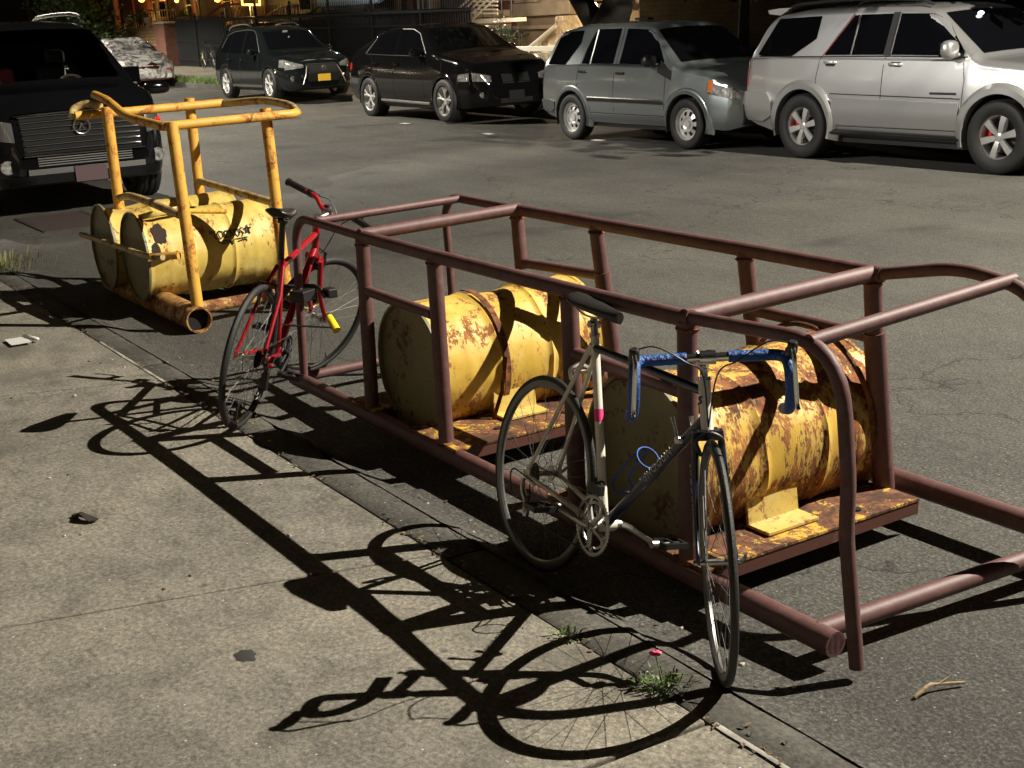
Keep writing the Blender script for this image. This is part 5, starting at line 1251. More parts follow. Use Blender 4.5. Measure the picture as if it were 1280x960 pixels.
house('house with a yellow lit doorway behind the forked tree', 722, 800, M_br_tan, [(778, 792, 2.0, 3.5)], doors=[(741, 748, .4, 2.6)])
house('unlit dark house set far back behind the silver off-roader', 700, 1160, M_br_dark, [], Y=36)
house('unlit dark house at the right end of the row', 1160, 1700, M_br_dark, [], Y=36)
for k, px in enumerate((503, 517, 531, 545)):
    x = X_(px, 20.3); g = G(); g.box((x, 20.30, 2.2), (.20, .36, 4.2)); g.box((x, 20.26, 4.36), (.30, .46, .14)); g.box((x, 20.26, .30), (.30, .46, .3))
    tag(g.build('pilaster', M_stone if k != 1 else M_br_red, bevel=.01), ['first', 'second', 'third', 'fourth'][k]+' stone pilaster from the left on the dark house front', 'pilaster', 'pilasters on the dark house')
# iron fence: tall gate section then pickets with rails
def fence(label, pxa, pxb, Y, z0, top, step, rails, postw=.07, m=None, posts=3.0, tip=True):
    xa, xb = X_(pxa, Y), X_(pxb, Y); m = m or M_iron
    t = thing('iron_fence', label, 'fence', ((xa+xb)/2, Y, z0))
    g = G(); x = xa
    while x < xb: r = rise(x); g.tube([(x, Y, z0+r+.05), (x, Y, top+r)]+([(x, Y, top+r+.07)] if tip else []), [.013, .013]+([.002] if tip else []), 5); x += step
    bw(g, 'pickets', m, t)
    for z, rr in rails: g = G(); g.tube([(xa, Y, z+rise(xa)), (xb, Y, z+rise(xb))], rr, 6); bw(g, 'rail', m, t)
    x = xa
    while x <= xb+.01:
        r = rise(x); g = G(); g.box((x, Y, (z0+top)/2+r), (postw, postw, top-z0+.1)); g.sphere((x, Y, top+r+.10), .055, 8, 6); bw(g, 'post', m, t); x += posts
    return t
fence('tall black iron gate and fence beside the brick pier', 214, 282, 18.4, .14, 2.05, .11, [(.4, .03), (1.1, .02), (1.95, .03)])
fence('black iron picket fence behind the parked cars', 283, 592, 18.4, .14, 2.28, .13, [(.35, .025), (1.55, .03), (1.93, .06)])
fence('black iron fence in front of the floodlit stoop', 592, 652, 18.2, .14, 1.45, .13, [(.35, .02), (1.40, .03)])
def backing(label, pxa, pxb, Y, z1):
    xa, xb = X_(pxa, Y), X_(pxb, Y); r = rise((xa+xb)/2); g = G(); g.box(((xa+xb)/2, Y, r+(.14+z1)/2), (xb-xa, .03, z1-.14)); t = thing('shade_backing', label, 'shade backing', ((xa+xb)/2, Y, .14)); bw(g, 'sheet', simple('dark shade backing', (.012, .012, .011), .8), t); bw((lambda q: (q.tube([(xa, Y+.04, r+z1), (xb, Y+.04, r+z1)], .03, 6), q)[1])(G()), 'frame', M_iron, t)  # dark sheet added to stand for the unlit space behind the pickets
backing('added dark sheet for the unlit gap behind the tall black gate', 214, 283, 18.48, 1.95)
backing('added dark sheet for the unlit gap along the low half of the picket fence', 284, 590, 18.48, 1.80)
# brick pier and timber panel wall
x0, x1 = X_(160, 18.2), X_(201, 18.2); x2 = X_(213, 18.2); r = rise(x1)+.14; zt = Z_(185, 34, 18.2)
t = thing('garden_wall', 'low garden wall of brick with a timber board panel and brick end pier', 'garden wall', ((x0+x1)/2, 18.2, r))
g = G(); g.box(((x0+x1)/2, 18.3, r+.40), (x1-x0, .22, .8)); bw(g, 'brick_base', M_pier, t)
for k in range(6):
    h_ = (zt-r-.8)/6; g = G(); g.box(((x0+x1)/2, 18.22+.004*(k % 2), r+.8+h_*(k+.5)), (x1-x0, .10, h_-.02)); bw(g, 'board', M_wood, t)
g = G(); g.box(((x1+x2)/2, 18.2, (r+zt+.1)/2+.0), (x2-x1, .5, zt+.1-r)); bw(g, 'pier', M_pier, t); g = G(); g.box(((x1+x2)/2, 18.2, zt+.14), (x2-x1+.14, .6, .09)); bw(g, 'pier_cap', M_stone, t, bevel=.01)
# railings on stoops
def railing(label, pts, Y, h, m, n, r=.03, cat='railing', rb=.014):
    """pts = handrail polyline in (px,py)"""
    P = [at(a, b, Y) for a, b in pts]; t = thing('stair_railing', label, cat, (P[0].x, Y, P[0].z-h))
    g = G(); g.tube(P, r, 8); bw(g, 'handrail', m, t)
    g = G()
    tot = [(P[i+1]-P[i]).length for i in range(len(P)-1)]; L_ = sum(tot)
    for k in range(n+1):
        s = L_*k/n; i = 0
        while i < len(tot)-1 and s > tot[i]: s -= tot[i]; i += 1
        p = P[i]+(P[i+1]-P[i])*min(1, s/tot[i]); g.tube([p, p-Vector((0, 0, h))], rb, 5)
    bw(g, 'balusters', m, t); g = G(); g.tube([p-Vector((0, 0, h)) for p in P], r*.7, 6); bw(g, 'bottom_rail', m, t); return t
railing('cream metal railing stepping up to the orange lit porch', [(153, 32), (180, 14), (190, 13), (219, 12)], 19.2, .80, M_wrail, 22)
railing('brown timber stair railing behind the black gate', [(262, 18), (278, 6), (302, 5)], 19.2, .80, M_brownr, 12, .04)
railing('second brown stair railing, right of the lit lantern', [(330, 22), (352, 8), (372, 7)], 19.6, .7, M_brownr, 10, .04)
railing('dark sloping handrail in front of the tan stone house', [(372, 26), (400, 8), (440, 7)], 19.0, .7, M_iron, 14, .035)
# floodlit stoop: steps seen from the side with broad pale treads
xa = X_(540, 19.4); xb = X_(592, 19.4); t = thing('stoop', 'floodlit stone stoop with pale sloping rails, left of the limestone house', 'stoop', (xa, 19.6, .14+rise(xa)))
n = 9; z0 = .14+rise(xa)
for k in range(n):
    g = G(); xk = xa+(xb-xa)*k/n; hh = .19*(k+1); g.box(((xk+xb+.5)/2, 19.6, z0+hh-.09), (xb+.5-xk, 1.5, .175)); bw(g, 'step', M_stone, t, bevel=.01)
for k in range(5):
    g = G(); a = at(548+8*k, 34-0*k, 18.8); b = at(548+8*k+46, -8, 18.8); g.tube([a, b], .028, 8); bw(g, 'sloping_rail', M_wrail, t)
for px in (592, 604, 616, 628, 640):
    g = G(); a = at(px, 24, 18.8); g.tube([a, a+Vector((0, 0, 1.1))], .02, 6); bw(g, 'baluster', M_iron, t)
for py in (2, 7, 12, 17): g = G(); g.tube([at(592, py, 18.8), at(622, py, 18.8)], .025, 6); bw(g, 'landing_rail', M_wrail, t)
g = G(); a, b = at(590, 27, 18.7), at(646, 27, 18.7); g.box(((a.x+b.x)/2, 18.85, a.z), (b.x-a.x, .3, .10)); bw(g, 'landing_edge', M_wrail, t)
# tarpaulin draped stoop
m_, nt_, b_ = mat('tarpaulin'); n1_ = noise_n(nt_, coords(nt_), 2.5, 7, .6, 1.2); nt_.links.new(ramp(nt_, n1_, [(.35, (.40, .30, .18)), (.65, (.74, .62, .44))]), b_.inputs['Base Color']); b_.inputs['Roughness'].default_value = .55; bumpn(nt_, n1_, 1, .15, b_)
t = thing('covered_stoop', 'stoop wrapped in a pale wrinkled tarpaulin with a sloping rail', 'stoop', (X_(690, 18.2), 18.6, .16))
g = G(); P = []
top = [(664, 58), (676, 48), (692, 33), (694, 20), (716, 20), (726, 24)]; 
for i in range(41):
    u = i/40; px = 664+62*u; py = lin(top, px); a = at(px, py, 17.9); row = []
    for k in range(14):
        v = k/13; z = a.z+(.16-a.z)*v; n_ = noise.noise(Vector((a.x*1.6, 0, z*1.6)))*.16+noise.noise(Vector((a.x*4, 3, z*4)))*.05
        row.append((a.x, 17.9+n_-.10*v, z))
    row = [(a.x, 19.3, a.z)]+row; P.append(row)
g.grid(P); bw(g, 'tarpaulin', MATS['tarpaulin'], t, auto=25, fix=False)
g = G(); g.tube([at(660, 61, 17.75), at(694, 33, 17.75)], .05, 8); bw(g, 'sloping_rail', M_wrail, t)
# white rail barrier with wire crates
xa, xb = X_(627, 16.6), X_(698, 16.6); zb_ = Z_(660, 61, 16.6); t = thing('rail_barrier', 'pale horizontal rail barrier across the pavement behind the black SUV nose', 'barrier', ((xa+xb)/2, 16.6, .16))
g = G(); g.box(((xa+xb)/2, 16.6, zb_), (xb-xa, .06, .11)); bw(g, 'top_board', M_wrail, t, bevel=.01)
for x in (xa+.1, (xa+xb)/2, xb-.1): g = G(); g.box((x, 16.6, (zb_+.15)/2), (.06, .05, zb_-.15)); bw(g, 'leg', M_wrail, t)
M_wire = simple('galvanised wire', (.35, .33, .28), .4, .5)
for k, (pa, pb) in enumerate(((640, 656), (659, 677), (679, 692))):
    xa, xb = X_(pa, 16.2), X_(pb, 16.2); z1 = Z_(665, 68, 16.2); g = G()
    for i in range(9):
        x = xa+(xb-xa)*i/8
        for y in (16.2, 16.8): g.tube([(x, y, .16), (x, y, z1)], .008, 5)
    for i in range(7):
        z = .16+(z1-.16)*i/6; g.tube([(xa, 16.2, z), (xb, 16.2, z), (xb, 16.8, z), (xa, 16.8, z)], .008, 5, closed=True)
    tag(g.build('wire_crate', M_wire), ['leftmost tall wire crate under the pale rail barrier', 'middle wire crate under the pale rail barrier', 'right wire crate nearest the grey green SUV tail'][k], 'crate', 'wire crates by the barrier')
# blue white awning
t = thing('patio_umbrella', 'pale blue canopy above the fence, behind the black SUV roofs', 'umbrella', (X_(437, 18.9), 18.9, .2))
g = G(); c = at(437, 1, 18.9); P = []
a, b = at(398, 8, 18.9), at(474, 3, 18.9)
g.add([a, b, b+Vector((-.3, 1.3, .55)), a+Vector((.5, 1.3, .55)), a+Vector((0, 0, -.02)), b+Vector((0, 0, -.02)), b+Vector((-.3, 1.3, .52)), a+Vector((.5, 1.3, .52))], [(0, 1, 2, 3), (7, 6, 5, 4), (0, 4, 5, 1), (1, 5, 6, 2), (2, 6, 7, 3), (3, 7, 4, 0)])
g.box(((a.x+b.x)/2, (a.y+b.y)/2-.02, (a.z+b.z)/2+.13), ((b.x-a.x), .04, .24), Matrix.Rotation(-atan2(b.z-a.z, b.x-a.x), 3, 'Y'))
bw(g, 'canopy', simple('pale blue canvas', (.62, .74, .82), .6), t, smooth=False); g = G(); g.tube([(c.x, 19.4, .2), (c.x, 19.4, c.z+.2)], .03, 8); bw(g, 'pole', M_iron, t)
# lit lantern on a twin post
M_glow = simple('amber lamp glass', (1, .7, .2), .4, emis=(1, .62, .12), es=3.2); M_glow2 = simple('orange lamp glass', (1, .5, .1), .4, emis=(1, .36, .05), es=8); M_glow3 = simple('warm lamp glass', (1, .8, .5), .4, emis=(1, .80, .45), es=10)
def plight(name, loc, e, col, rad=.08, parent=None):
    l = bpy.data.lights.new(name, 'POINT'); l.energy = e; l.color = col; l.shadow_soft_size = rad; o = bpy.data.objects.new(name, l); COL.objects.link(o)
    if parent is not None: o.parent = parent; o.location = Vector(loc)-Vector(parent.location)
    else: o.location = loc
c = at(314, 3, 19.0); t = thing('lantern', 'glowing yellow framed lantern on a twin post behind the fence', 'lantern', (c.x, 19.0, .3))
g = G()
for dz in (-.13, .13): 
    for s in (-.28, .28): pass
a, b = at(303, 6, 19), at(325, 6, 19); h_ = .42
for p, q_ in ((a, b), (b, b+Vector((0, 0, h_))), (b+Vector((0, 0, h_)), a+Vector((0, 0, h_))), (a+Vector((0, 0, h_)), a)): g.tube([p, q_], .035, 6)
bw(g, 'glowing_frame', M_glow, t)
for s in (-.12, .12): g = G(); g.tube([(c.x+s, 19.0, .3+rise(c.x)), (c.x+s, 19.0, a.z)], .045, 8); bw(g, 'post', M_wrail, t)
plight('lantern_light', (c.x, 18.8, a.z+.15), 60, (1, .65, .2), parent=t)
def porch(label, px, py, Y, e, col, mg, rad=.10):
    c = at(px, py, Y); t = thing('porch_lamp', label, 'porch lamp', c)
    g = G(); g.sphere(c, rad, 12, 8); bw(g, 'globe', mg, t); g = G(); g.cyl(c+Vector((0, .05, .08)), c+Vector((0, .6, .14)), .03, seg=8); g.cyl(c+Vector((0, 0, rad*.8)), c+Vector((0, 0, rad*1.3)), rad*.7, rad*.2, 10); bw(g, 'bracket', M_iron, t)
    plight('porch_lamp_light', c+Vector((0, -.2, -.05)), e, col, .08, t)
porch('orange porch lamp, leftmost over the cream railing', 177, -1, 20.0, 85, (1, .30, .05), M_glow2, .14); porch('yellow porch lamp between the two orange ones', 221, 1, 20.0, 40, (1, .70, .2), M_glow, .09)
porch('orange porch lamp behind the black gate', 272, -1, 20.0, 75, (1, .40, .08), M_glow2, .12); porch('yellow globe in the doorway behind the forked tree', 741, 8, 19.9, 70, (1, .66, .25), M_glow3, .12)
porch('lamp above the floodlit stoop', 634, -22, 18.0, 280, (1, .78, .60), M_glow3, .10); porch('lamp at the tarpaulin wrapped stoop', 700, -14, 16.9, 170, (1, .74, .42), M_glow3, .08)
porch('cool white lamp added above view to brighten the pale blue canopy', 436, -26, 17.6, 45, (.85, .93, 1), M_glow3, .06)  # unseen lamp added to brighten the canopy
# columns of the porch, copper coloured
for k, (px, w_) in enumerate(((149, .16), (200, .12), (246, .12))):
    x = X_(px, 19.7); g = G(); g.tube([(x, 19.7, .3), (x, 19.7, .5), (x, 19.7, .52), (x, 19.7, 4.4), (x, 19.7, 4.45), (x, 19.7, 4.7)], [w_*1.3, w_*1.3, w_, w_*.9, w_*1.3, w_*1.3], 12)
    tag(g.build('porch_column', simple('copper brown paint %d' % k, (.34, .20, .12), .5)), ['round porch column left of the orange lamp', 'round porch column right of the orange lamp', 'round porch column before the brown bay house'][k], 'column', 'porch columns')
# stone urn and plants on the garden wall
for k, px in enumerate((162, 186)):
    c = at(px, 34, 18.2); g = G(); g.lathe([(.001, 0), (.16, 0), (.10, .06), (.07, .14), (.17, .26), (.20, .40), (.15, .42), (.001, .40)], c, (0, 0, 1), 16)
    t = thing('garden_urn', ['pale stone urn at the left end of the garden wall', 'pale stone urn in the middle of the garden wall'][k], 'urn', c); bw(g, 'urn', M_stone, t)
# ---- foliage helpers
def leafmat(name, c):
    m, nt, b = mat(name); v = coords(nt); n = noise_n(nt, v, 2.2, 4, .6); nt.links.new(ramp(nt, n, [(.3, tuple(x*.55 for x in c)), (.7, tuple(x*1.5 for x in c))]), b.inputs['Base Color']); b.inputs['Roughness'].default_value = .5; return m
M_leaf = leafmat('broad leaves', (.050, .090, .022)); M_leaf2 = leafmat('dark leaves', (.022, .045, .014)); M_bark = simple('bark', (.016, .012, .009), .9, bump=1, bscale=12, var=.3, vscale=10); M_grass = leafmat('grass blades', (.11, .17, .04))
def leaves(g, c, rad, n, size, rnd, flat=1.0):
    cl = [(Vector(c)+Vector((rnd.gauss(0, .42), rnd.gauss(0, .42), rnd.gauss(0, .38)*flat))*rad, rad*rnd.uniform(.18, .40)) for _ in range(26)]
    for _ in range(n):
        cc, rr = rnd.choice(cl); d = Vector((rnd.gauss(0, 1), rnd.gauss(0, 1), rnd.gauss(0, 1))).normalized()*rr*rnd.uniform(.5, 1)
        p = cc+d; a = Vector((rnd.gauss(0, 1), rnd.gauss(0, 1), rnd.gauss(0, .6))).normalized(); b = a.cross(Vector((rnd.gauss(0, 1), rnd.gauss(0, 1), rnd.gauss(0, 1)))).normalized(); s = size*rnd.uniform(.6, 1.3)
        g.add([p, p+a*s*.5+b*s*.28, p+a*s, p+a*s*.5-b*s*.28], [(0, 1, 2, 3)])
def tree(label, base, limbs, crowns, mleaf, seed, n=2600, size=.16):
    rnd = random.Random(seed); t = thing('street_tree', label, 'tree', base)
    g = G()
    for pts, rs in limbs: g.tube(catmull(pts, 4), [rs[0]+(rs[1]-rs[0])*k/(4*(len(pts)-1)) for k in range(4*(len(pts)-1)+1)], 12)
    bw(g, 'trunk', M_bark, t); g = G()
    for c, rad in crowns: leaves(g, c, rad, n, size, rnd)
    bw(g, 'crown', mleaf, t, smooth=False, fix=False); return t
b0 = Vector((X_(757, 14.9), 14.9, .14)); p = lambda px, py, Y=14.9: at(px, py, Y)
tree('dark forked street tree behind the grey green SUV', b0, [([b0-Vector((0, 0, .1)), b0+Vector((.02, 0, .8)), p(750, 42), p(733, 12), p(718, -14), p(700, -60), p(690, -160)], (.27, .14)), ([p(757, 40), p(770, 12), p(774, -10), p(790, -90), p(800, -200)], (.33, .20)), ([p(690, -100), p(650, -200), p(620, -260)], (.15, .06)), ([p(795, -120), p(850, -220), p(880, -300)], (.17, .06))],
     [((b0.x, 14.9, 6.6), 2.6), ((b0.x+3, 14.9, 7.0), 2.4), ((b0.x-2.6, 14.6, 6.6), 2.2)], M_leaf2, 5)
b1 = Vector((X_(104, 16.2), 16.2, .6)); tree('leafy tree with lit leaves behind the covered car', b1, [([b1-Vector((0, 0, .3)), b1+Vector((0, 0, 1.5)), b1+Vector((.3, 0, 3.2)), b1+Vector((0, .3, 5))], (.17, .06)), ([b1+Vector((0, 0, 1.6)), b1+Vector((-1.3, 0, 3.0)), b1+Vector((-2.2, .4, 4.2))], (.09, .04))],
     [((b1.x-.2, 16.2, 3.5), 2.2), ((b1.x-2.6, 16.0, 3.6), 1.9), ((b1.x+.2, 16.6, 2.0), 1.1), ((b1.x-1.2, 16.4, 1.9), 1.3)], M_leaf, 8, 2400, .20)
b2 = Vector((X_(930, 17.0), 17.0, .14)); tree('dim leafy tree between the grey green SUV and the silver off-roader', b2, [([b2, b2+Vector((0, 0, 1.5)), b2+Vector((.2, 0, 3.4))], (.14, .06))], [((b2.x-.6, 17, 2.9), 1.5), ((b2.x+.8, 17, 3.6), 1.6)], M_leaf2, 11, 1800, .15)
b3 = Vector((-5.6, 14.9, .14)); tree('unseen broad street tree beside the silver off-roader, crown added to shade the parked cars', b3, [([b3-Vector((0, 0, .1)), b3+Vector((0, 0, 1.6)), b3+Vector((-.1, -.1, 3.2)), b3+Vector((-.2, -.9, 4.6))], (.17, .09)), ([b3+Vector((-.1, -.1, 3.0)), b3+Vector((-.9, .3, 4.2)), b3+Vector((-1.6, .5, 5.4))], (.09, .04))],
     [((-6.0, 13.0, 5.3), 1.6), ((-7.5, 13.0, 4.6), 1.3), ((-4.7, 13.1, 4.9), 1.2), ((-6.4, 14.8, 6.2), 1.7), ((-5.6, 13.3, 6.3), 1.3)], M_leaf2, 31, 4200, .20)  # unseen crown placed to shade the car hoods from the street lamp
def shrub(label, c, rad, n, m, seed, size=.08):
    rnd = random.Random(seed); t = thing('shrub', label, 'shrub', c); g = G(); leaves(g, Vector(c)+Vector((0, 0, rad*.7)), rad, n, size, rnd, .8); bw(g, 'foliage', m, t, smooth=False, fix=False)
    g = G(); [g.tube([c, Vector(c)+Vector((rnd.uniform(-.5, .5)*rad, rnd.uniform(-.4, .4)*rad, rad))], .012, 5) for _ in range(6)]; bw(g, 'stems', M_bark, t)
shrub('leafy shrub on top of the garden wall', at(175, 33, 18.4), .55, 900, M_leaf2, 3); shrub('shrub beside the gate pier', at(228, 30, 19.2), .5, 700, M_leaf2, 4)
shrub('low plants behind the fence next to the stoop', at(632, 62, 17.4), .45, 600, M_leaf2, 6)
# bicycle parked at the gate
c = at(262, 90, 18.0); t = thing('parked_bicycle', 'small dark bicycle leaning on the black gate', 'bicycle', (c.x, 18.0, .14+rise(c.x)))
for dx in (-.5, .5):
    g = G(); o_ = Vector((c.x+dx, 18.0, .14+rise(c.x)+.34)); g.torus(o_, (0, 1, 0), .325, .017, 32, 8); w_ = bw(g, 'wheel', M_rub, t); g = G()
    for k in range(14): g.tube([o_, o_+Vector((cos(k*.449)*.31, 0, sin(k*.449)*.31))], .002, 4)
    bw(g, 'spokes', M_alloy, w_)
z_ = .14+rise(c.x); g = G(); A, B_, C_, D_, E_ = [Vector((c.x+dx, 18.0, z_+dz)) for dx, dz in ((-.5, .34), (-.1, .28), (-.25, .85), (.35, .85), (.5, .34))]
for a, b in ((A, B_), (A, C_), (B_, C_), (C_, D_), (B_, D_), (D_, E_)): g.tube([a, b], .016, 8)
bw(g, 'frame', M_black, t); g = G(); g.tube([D_, D_+Vector((-.03, 0, .15)), D_+Vector((0, -.22, .17))], .012, 6); g.tube([D_+Vector((-.03, 0, .15)), D_+Vector((0, .22, .17))], .012, 6); bw(g, 'handlebar', M_black, t)
g = G(); g.box((c.x-.26, 18.0, z_+.96), (.24, .10, .05)); bw(g, 'saddle', M_leath, t, bevel=.02); g = G(); g.cyl((c.x-.5, 17.96, z_+.40), (c.x-.5, 17.94, z_+.40), .035, seg=12); bw(g, 'reflector', simple('amber reflector', (.8, .5, .05), .2, emis=(1, .6, .1), es=.0), t)
# roadside grass at the far kerb
rnd = random.Random(21); g = G()
for _ in range(3800):
    x = rnd.uniform(-45.5, -36.5); y = 13.72+abs(rnd.gauss(0, .25)); 
    if y > 14.4 or noise.noise(Vector((x*.9, y, 0))) < -.25: continue
    h = rnd.uniform(.06, .26); a = rnd.uniform(0, 6.28); w = .012; b = Vector((cos(a), sin(a), 0)); l = Vector((rnd.gauss(0, .4), rnd.gauss(0, .4), 1)).normalized()*h; p_ = Vector((x, y, .13+rise(x)))
    g.add([p_-b*w, p_+b*w, p_+l], [(0, 1, 2)])
o = g.build('kerbside_grass', M_grass, smooth=False, fix=False); o['kind'] = 'stuff'
# second dark car further off: copy of the rail roofed SUV
def copy_tree(o, parent=None):
    c_ = o.copy(); COL.objects.link(c_)
    if parent is not None: c_.parent = parent
    for ch in list(o.children): copy_tree(ch, c_)
    return c_
src = [o for o in COL.objects if o.get('label', '').startswith('black SUV with silver')][0]
c2 = copy_tree(src); c2.location = src.location+Vector((-23.5, .6, .24)); c2['label'] = 'dark car farthest down the far kerb, half hidden by the covered car'
simple('lit house window', (.6, .5, .3), .5, emis=(1, .72, .35), es=.5)
# houses behind the photographer (they light the car flanks by reflection)
t = thing('row_house', 'long brown brick house front behind the photographer', 'house', (-15, -6.5, 0))
g = G(); g.box((-20, -11.5, 4.5), (110, 10, 10)); bw(g, 'wall', brick_mat('brown near brick', (.06, .042, .032), (.05, .035, .028), (.05, .042, .035)), t)
for k in range(28):
    x = -70+k*3.6
    for z in (2.2, 5.4):
        g = G(); g.box((x, -6.47, z), (1.3, .10, 1.8)); f = bw(g, 'window', M_stone, t); g = G(); g.box((x, -6.42, z), (1.1, .02, 1.6)); bw(g, 'pane', M_win if (k*7+int(z)) % 9 else MATS['lit house window'], f)
M_bulb = simple('glint bulb', (1, .9, .7), .3, emis=(1, .86, .6), es=150)  # unseen lamps added for glints on the cars and low fill
for k in range(16):
    x = -66+k*3.9+(k % 3)*.7; z = 2.6+.5*((k*5) % 3); t = thing('glint_lamp', 'round glint lamp added on the unseen brown house front behind the photographer', 'glint lamp', (x, -5.9, z), group='added glint lamps behind the photographer')
    g = G(); g.sphere((x, -5.9, z), .055, 10, 6); bw(g, 'globe', M_bulb, t); g = G(); g.cyl((x, -5.95, z+.1), (x, -6.42, z+.15), .02, seg=6); bw(g, 'bracket', M_iron, t)

# ------------------------------------------------------------------ small things in the foreground
def blob(name, label, cat, c, rx, ry, h, m, seed, n=28, rough_=.35, rot=0):
    g = G(); P = [(c[0], c[1], c[2]+h)]
    for ring, (k_, hh) in enumerate(((.6, h), (1.0, .0005))):
        for k in range(n):
            a = 2*pi*k/n; q = k_*(1+rough_*noise.noise(Vector((cos(a)*1.8, sin(a)*1.8, seed)))); u, v = cos(a)*rx*q, sin(a)*ry*q
            P.append((c[0]+u*cos(rot)-v*sin(rot), c[1]+u*sin(rot)+v*cos(rot), c[2]+hh))
    g.add(P, [(0, 1+k, 1+(k+1) % n) for k in range(n)]+[(1+k, 1+n+k, 1+n+(k+1) % n, 1+(k+1) % n) for k in range(n)])
    return tag(g.build(name, m), label, cat)
def gp(px, py, z=.03):
    d = F*1621.256+R*(px-640)+U*(480-py); t = (z-CAMPOS.z)/d.z; return CAMPOS+d*t
M_tar = simple('flattened gum', (.035, .033, .030), .7); M_leafd = simple('dry dark leaf', (.022, .016, .012), .8)
blob('gum_spot', 'flat dark round gum spot on the near pavement slab', 'gum spot', gp(307, 820, .032), .042, .03, .003, M_tar, 2)
g = G(); c = gp(106, 650, .032)
for k in range(3): g.tube(catmull([c+Vector((-.07+.01*k, -.02+.012*k, .006+.004*k)), c+Vector((0, -.005*k, .018+.006*k)), c+Vector((.05, .03-.01*k, .008))], 4), .011-.002*k, 6, flat=(.5, 1.4))
tag(g.build('crumpled_leaf', M_leafd), 'curled black dead leaf lying on the pavement, left edge', 'leaf')
g = G(); c = gp(25, 428, .035); g.grid([[(c.x-.10+.05*i, c.y-.07+.04*j, c.z+.012+.012*noise.noise(Vector((i, j, 4)))*2) for j in range(4)] for i in range(5)]); g.tube([c+Vector((-.09, .05, .015)), c+Vector((.08, .09, .02))], .012, 8)
tag(g.build('paper_scrap', simple('scrap paper', (.6, .6, .56), .7), fix=False), 'white crumpled paper scrap near the kerb, far left', 'litter')
c0 = gp(1143, 872, .005); c1 = gp(1172, 855, .02); c2_ = gp(1205, 853, .012)
g = G(); g.tube(catmull([c0, (c0+c1)/2+Vector((0, .01, .012)), c1, c2_], 5), [.006]*8+[.0045]*8, 7); g.tube([c1, c1+Vector((.01, .04, .015))], .003, 5); tag(g.build('twig', simple('bare twig', (.30, .22, .13), .8, bump=.6, bscale=50)), 'pale bent twig on the asphalt, bottom right', 'twig')
def weed(name, label, c, n, h, spread, seed, m=None, flower=False, cat='weed'):
    rnd = random.Random(seed); t = thing(name, label, cat, c); g = G()
    for _ in range(n):
        a = rnd.uniform(0, 2*pi); r_ = rnd.uniform(0, spread*.5); p0 = Vector(c)+Vector((cos(a)*r_, sin(a)*r_, 0)); hh = h*rnd.uniform(.35, 1); out = Vector((cos(a), sin(a), 0))*hh*rnd.uniform(.2, 1.1); sd = Vector((-sin(a), cos(a), 0))*rnd.uniform(.002, .0045)
        p1 = p0+out*.45+Vector((0, 0, hh*.6)); p2 = p0+out+Vector((0, 0, hh*rnd.uniform(.5, .9)))
        g.add([p0-sd*.5, p0+sd*.5, p1+sd, p1-sd, p2], [(0, 1, 2, 3), (3, 2, 4)])
    bw(g, 'leaves', m or M_grass, t, smooth=False, fix=False)
    if flower:
        g = G(); q0 = Vector(c)+Vector((-.06, .02, .0)); g.tube([Vector(c), q0+Vector((0, 0, .07))], .002, 5); bw(g, 'stem', M_grass, t); g = G()
        for k in range(6): a = k*1.047; g.sphere(q0+Vector((cos(a)*.010, sin(a)*.010, .075)), .009, 8, 5, (1, 1, .5))
        bw(g, 'blossom', simple('pink petals', (.85, .12, .25), .5), t)
M_weed = leafmat('weed leaves', (.085, .13, .035))
weed('weed_tuft', 'green weed with a pink blossom at the kerb under the front wheel', gp(830, 860, .028), 110, .055, .15, 3, M_weed, True)
weed('weed_tuft', 'small sparse weed in the kerb crack by the rear wheel', gp(706, 797, .028), 45, .035, .09, 5, M_weed)
weed('weed_tuft', 'dry grass clump on the pavement edge, far left', gp(2, 335, .03), 260, .17, .9, 9, leafmat('dry grass', (.22, .22, .09)))
weed('weed_tuft', 'little weeds and leaf litter in the gutter under the far bicycle wheel', gp(303, 528, .03), 30, .03, .16, 12, leafmat('yellow leaf bits', (.35, .30, .08)))
# storm drain grate
a = gp(80, 277, .003); t = thing('drain_grate', 'dark iron storm grate in the road in front of the large black SUV', 'grate', a)
g = G(); gx, gy = .62, .34
for s in (-1, 1): g.box((a.x+s*gx, a.y, .006), (.04, gy*2+.04, .012)); g.box((a.x, a.y+s*gy, .006), (gx*2, .04, .012))
bw(g, 'grate_frame', simple('grate frame iron', (.04, .028, .024), .7), t); g = G()
for k in range(17): g.box((a.x-gx+.07+k*.07, a.y, .0065), (.025, gy*2-.04, .011))
bw(g, 'bars', simple('grate iron', (.05, .035, .03), .6, .4), t); g = G(); g.box((a.x, a.y, .0015), (gx*2-.04, gy*2-.04, .003)); bw(g, 'pit', M_dark, t)
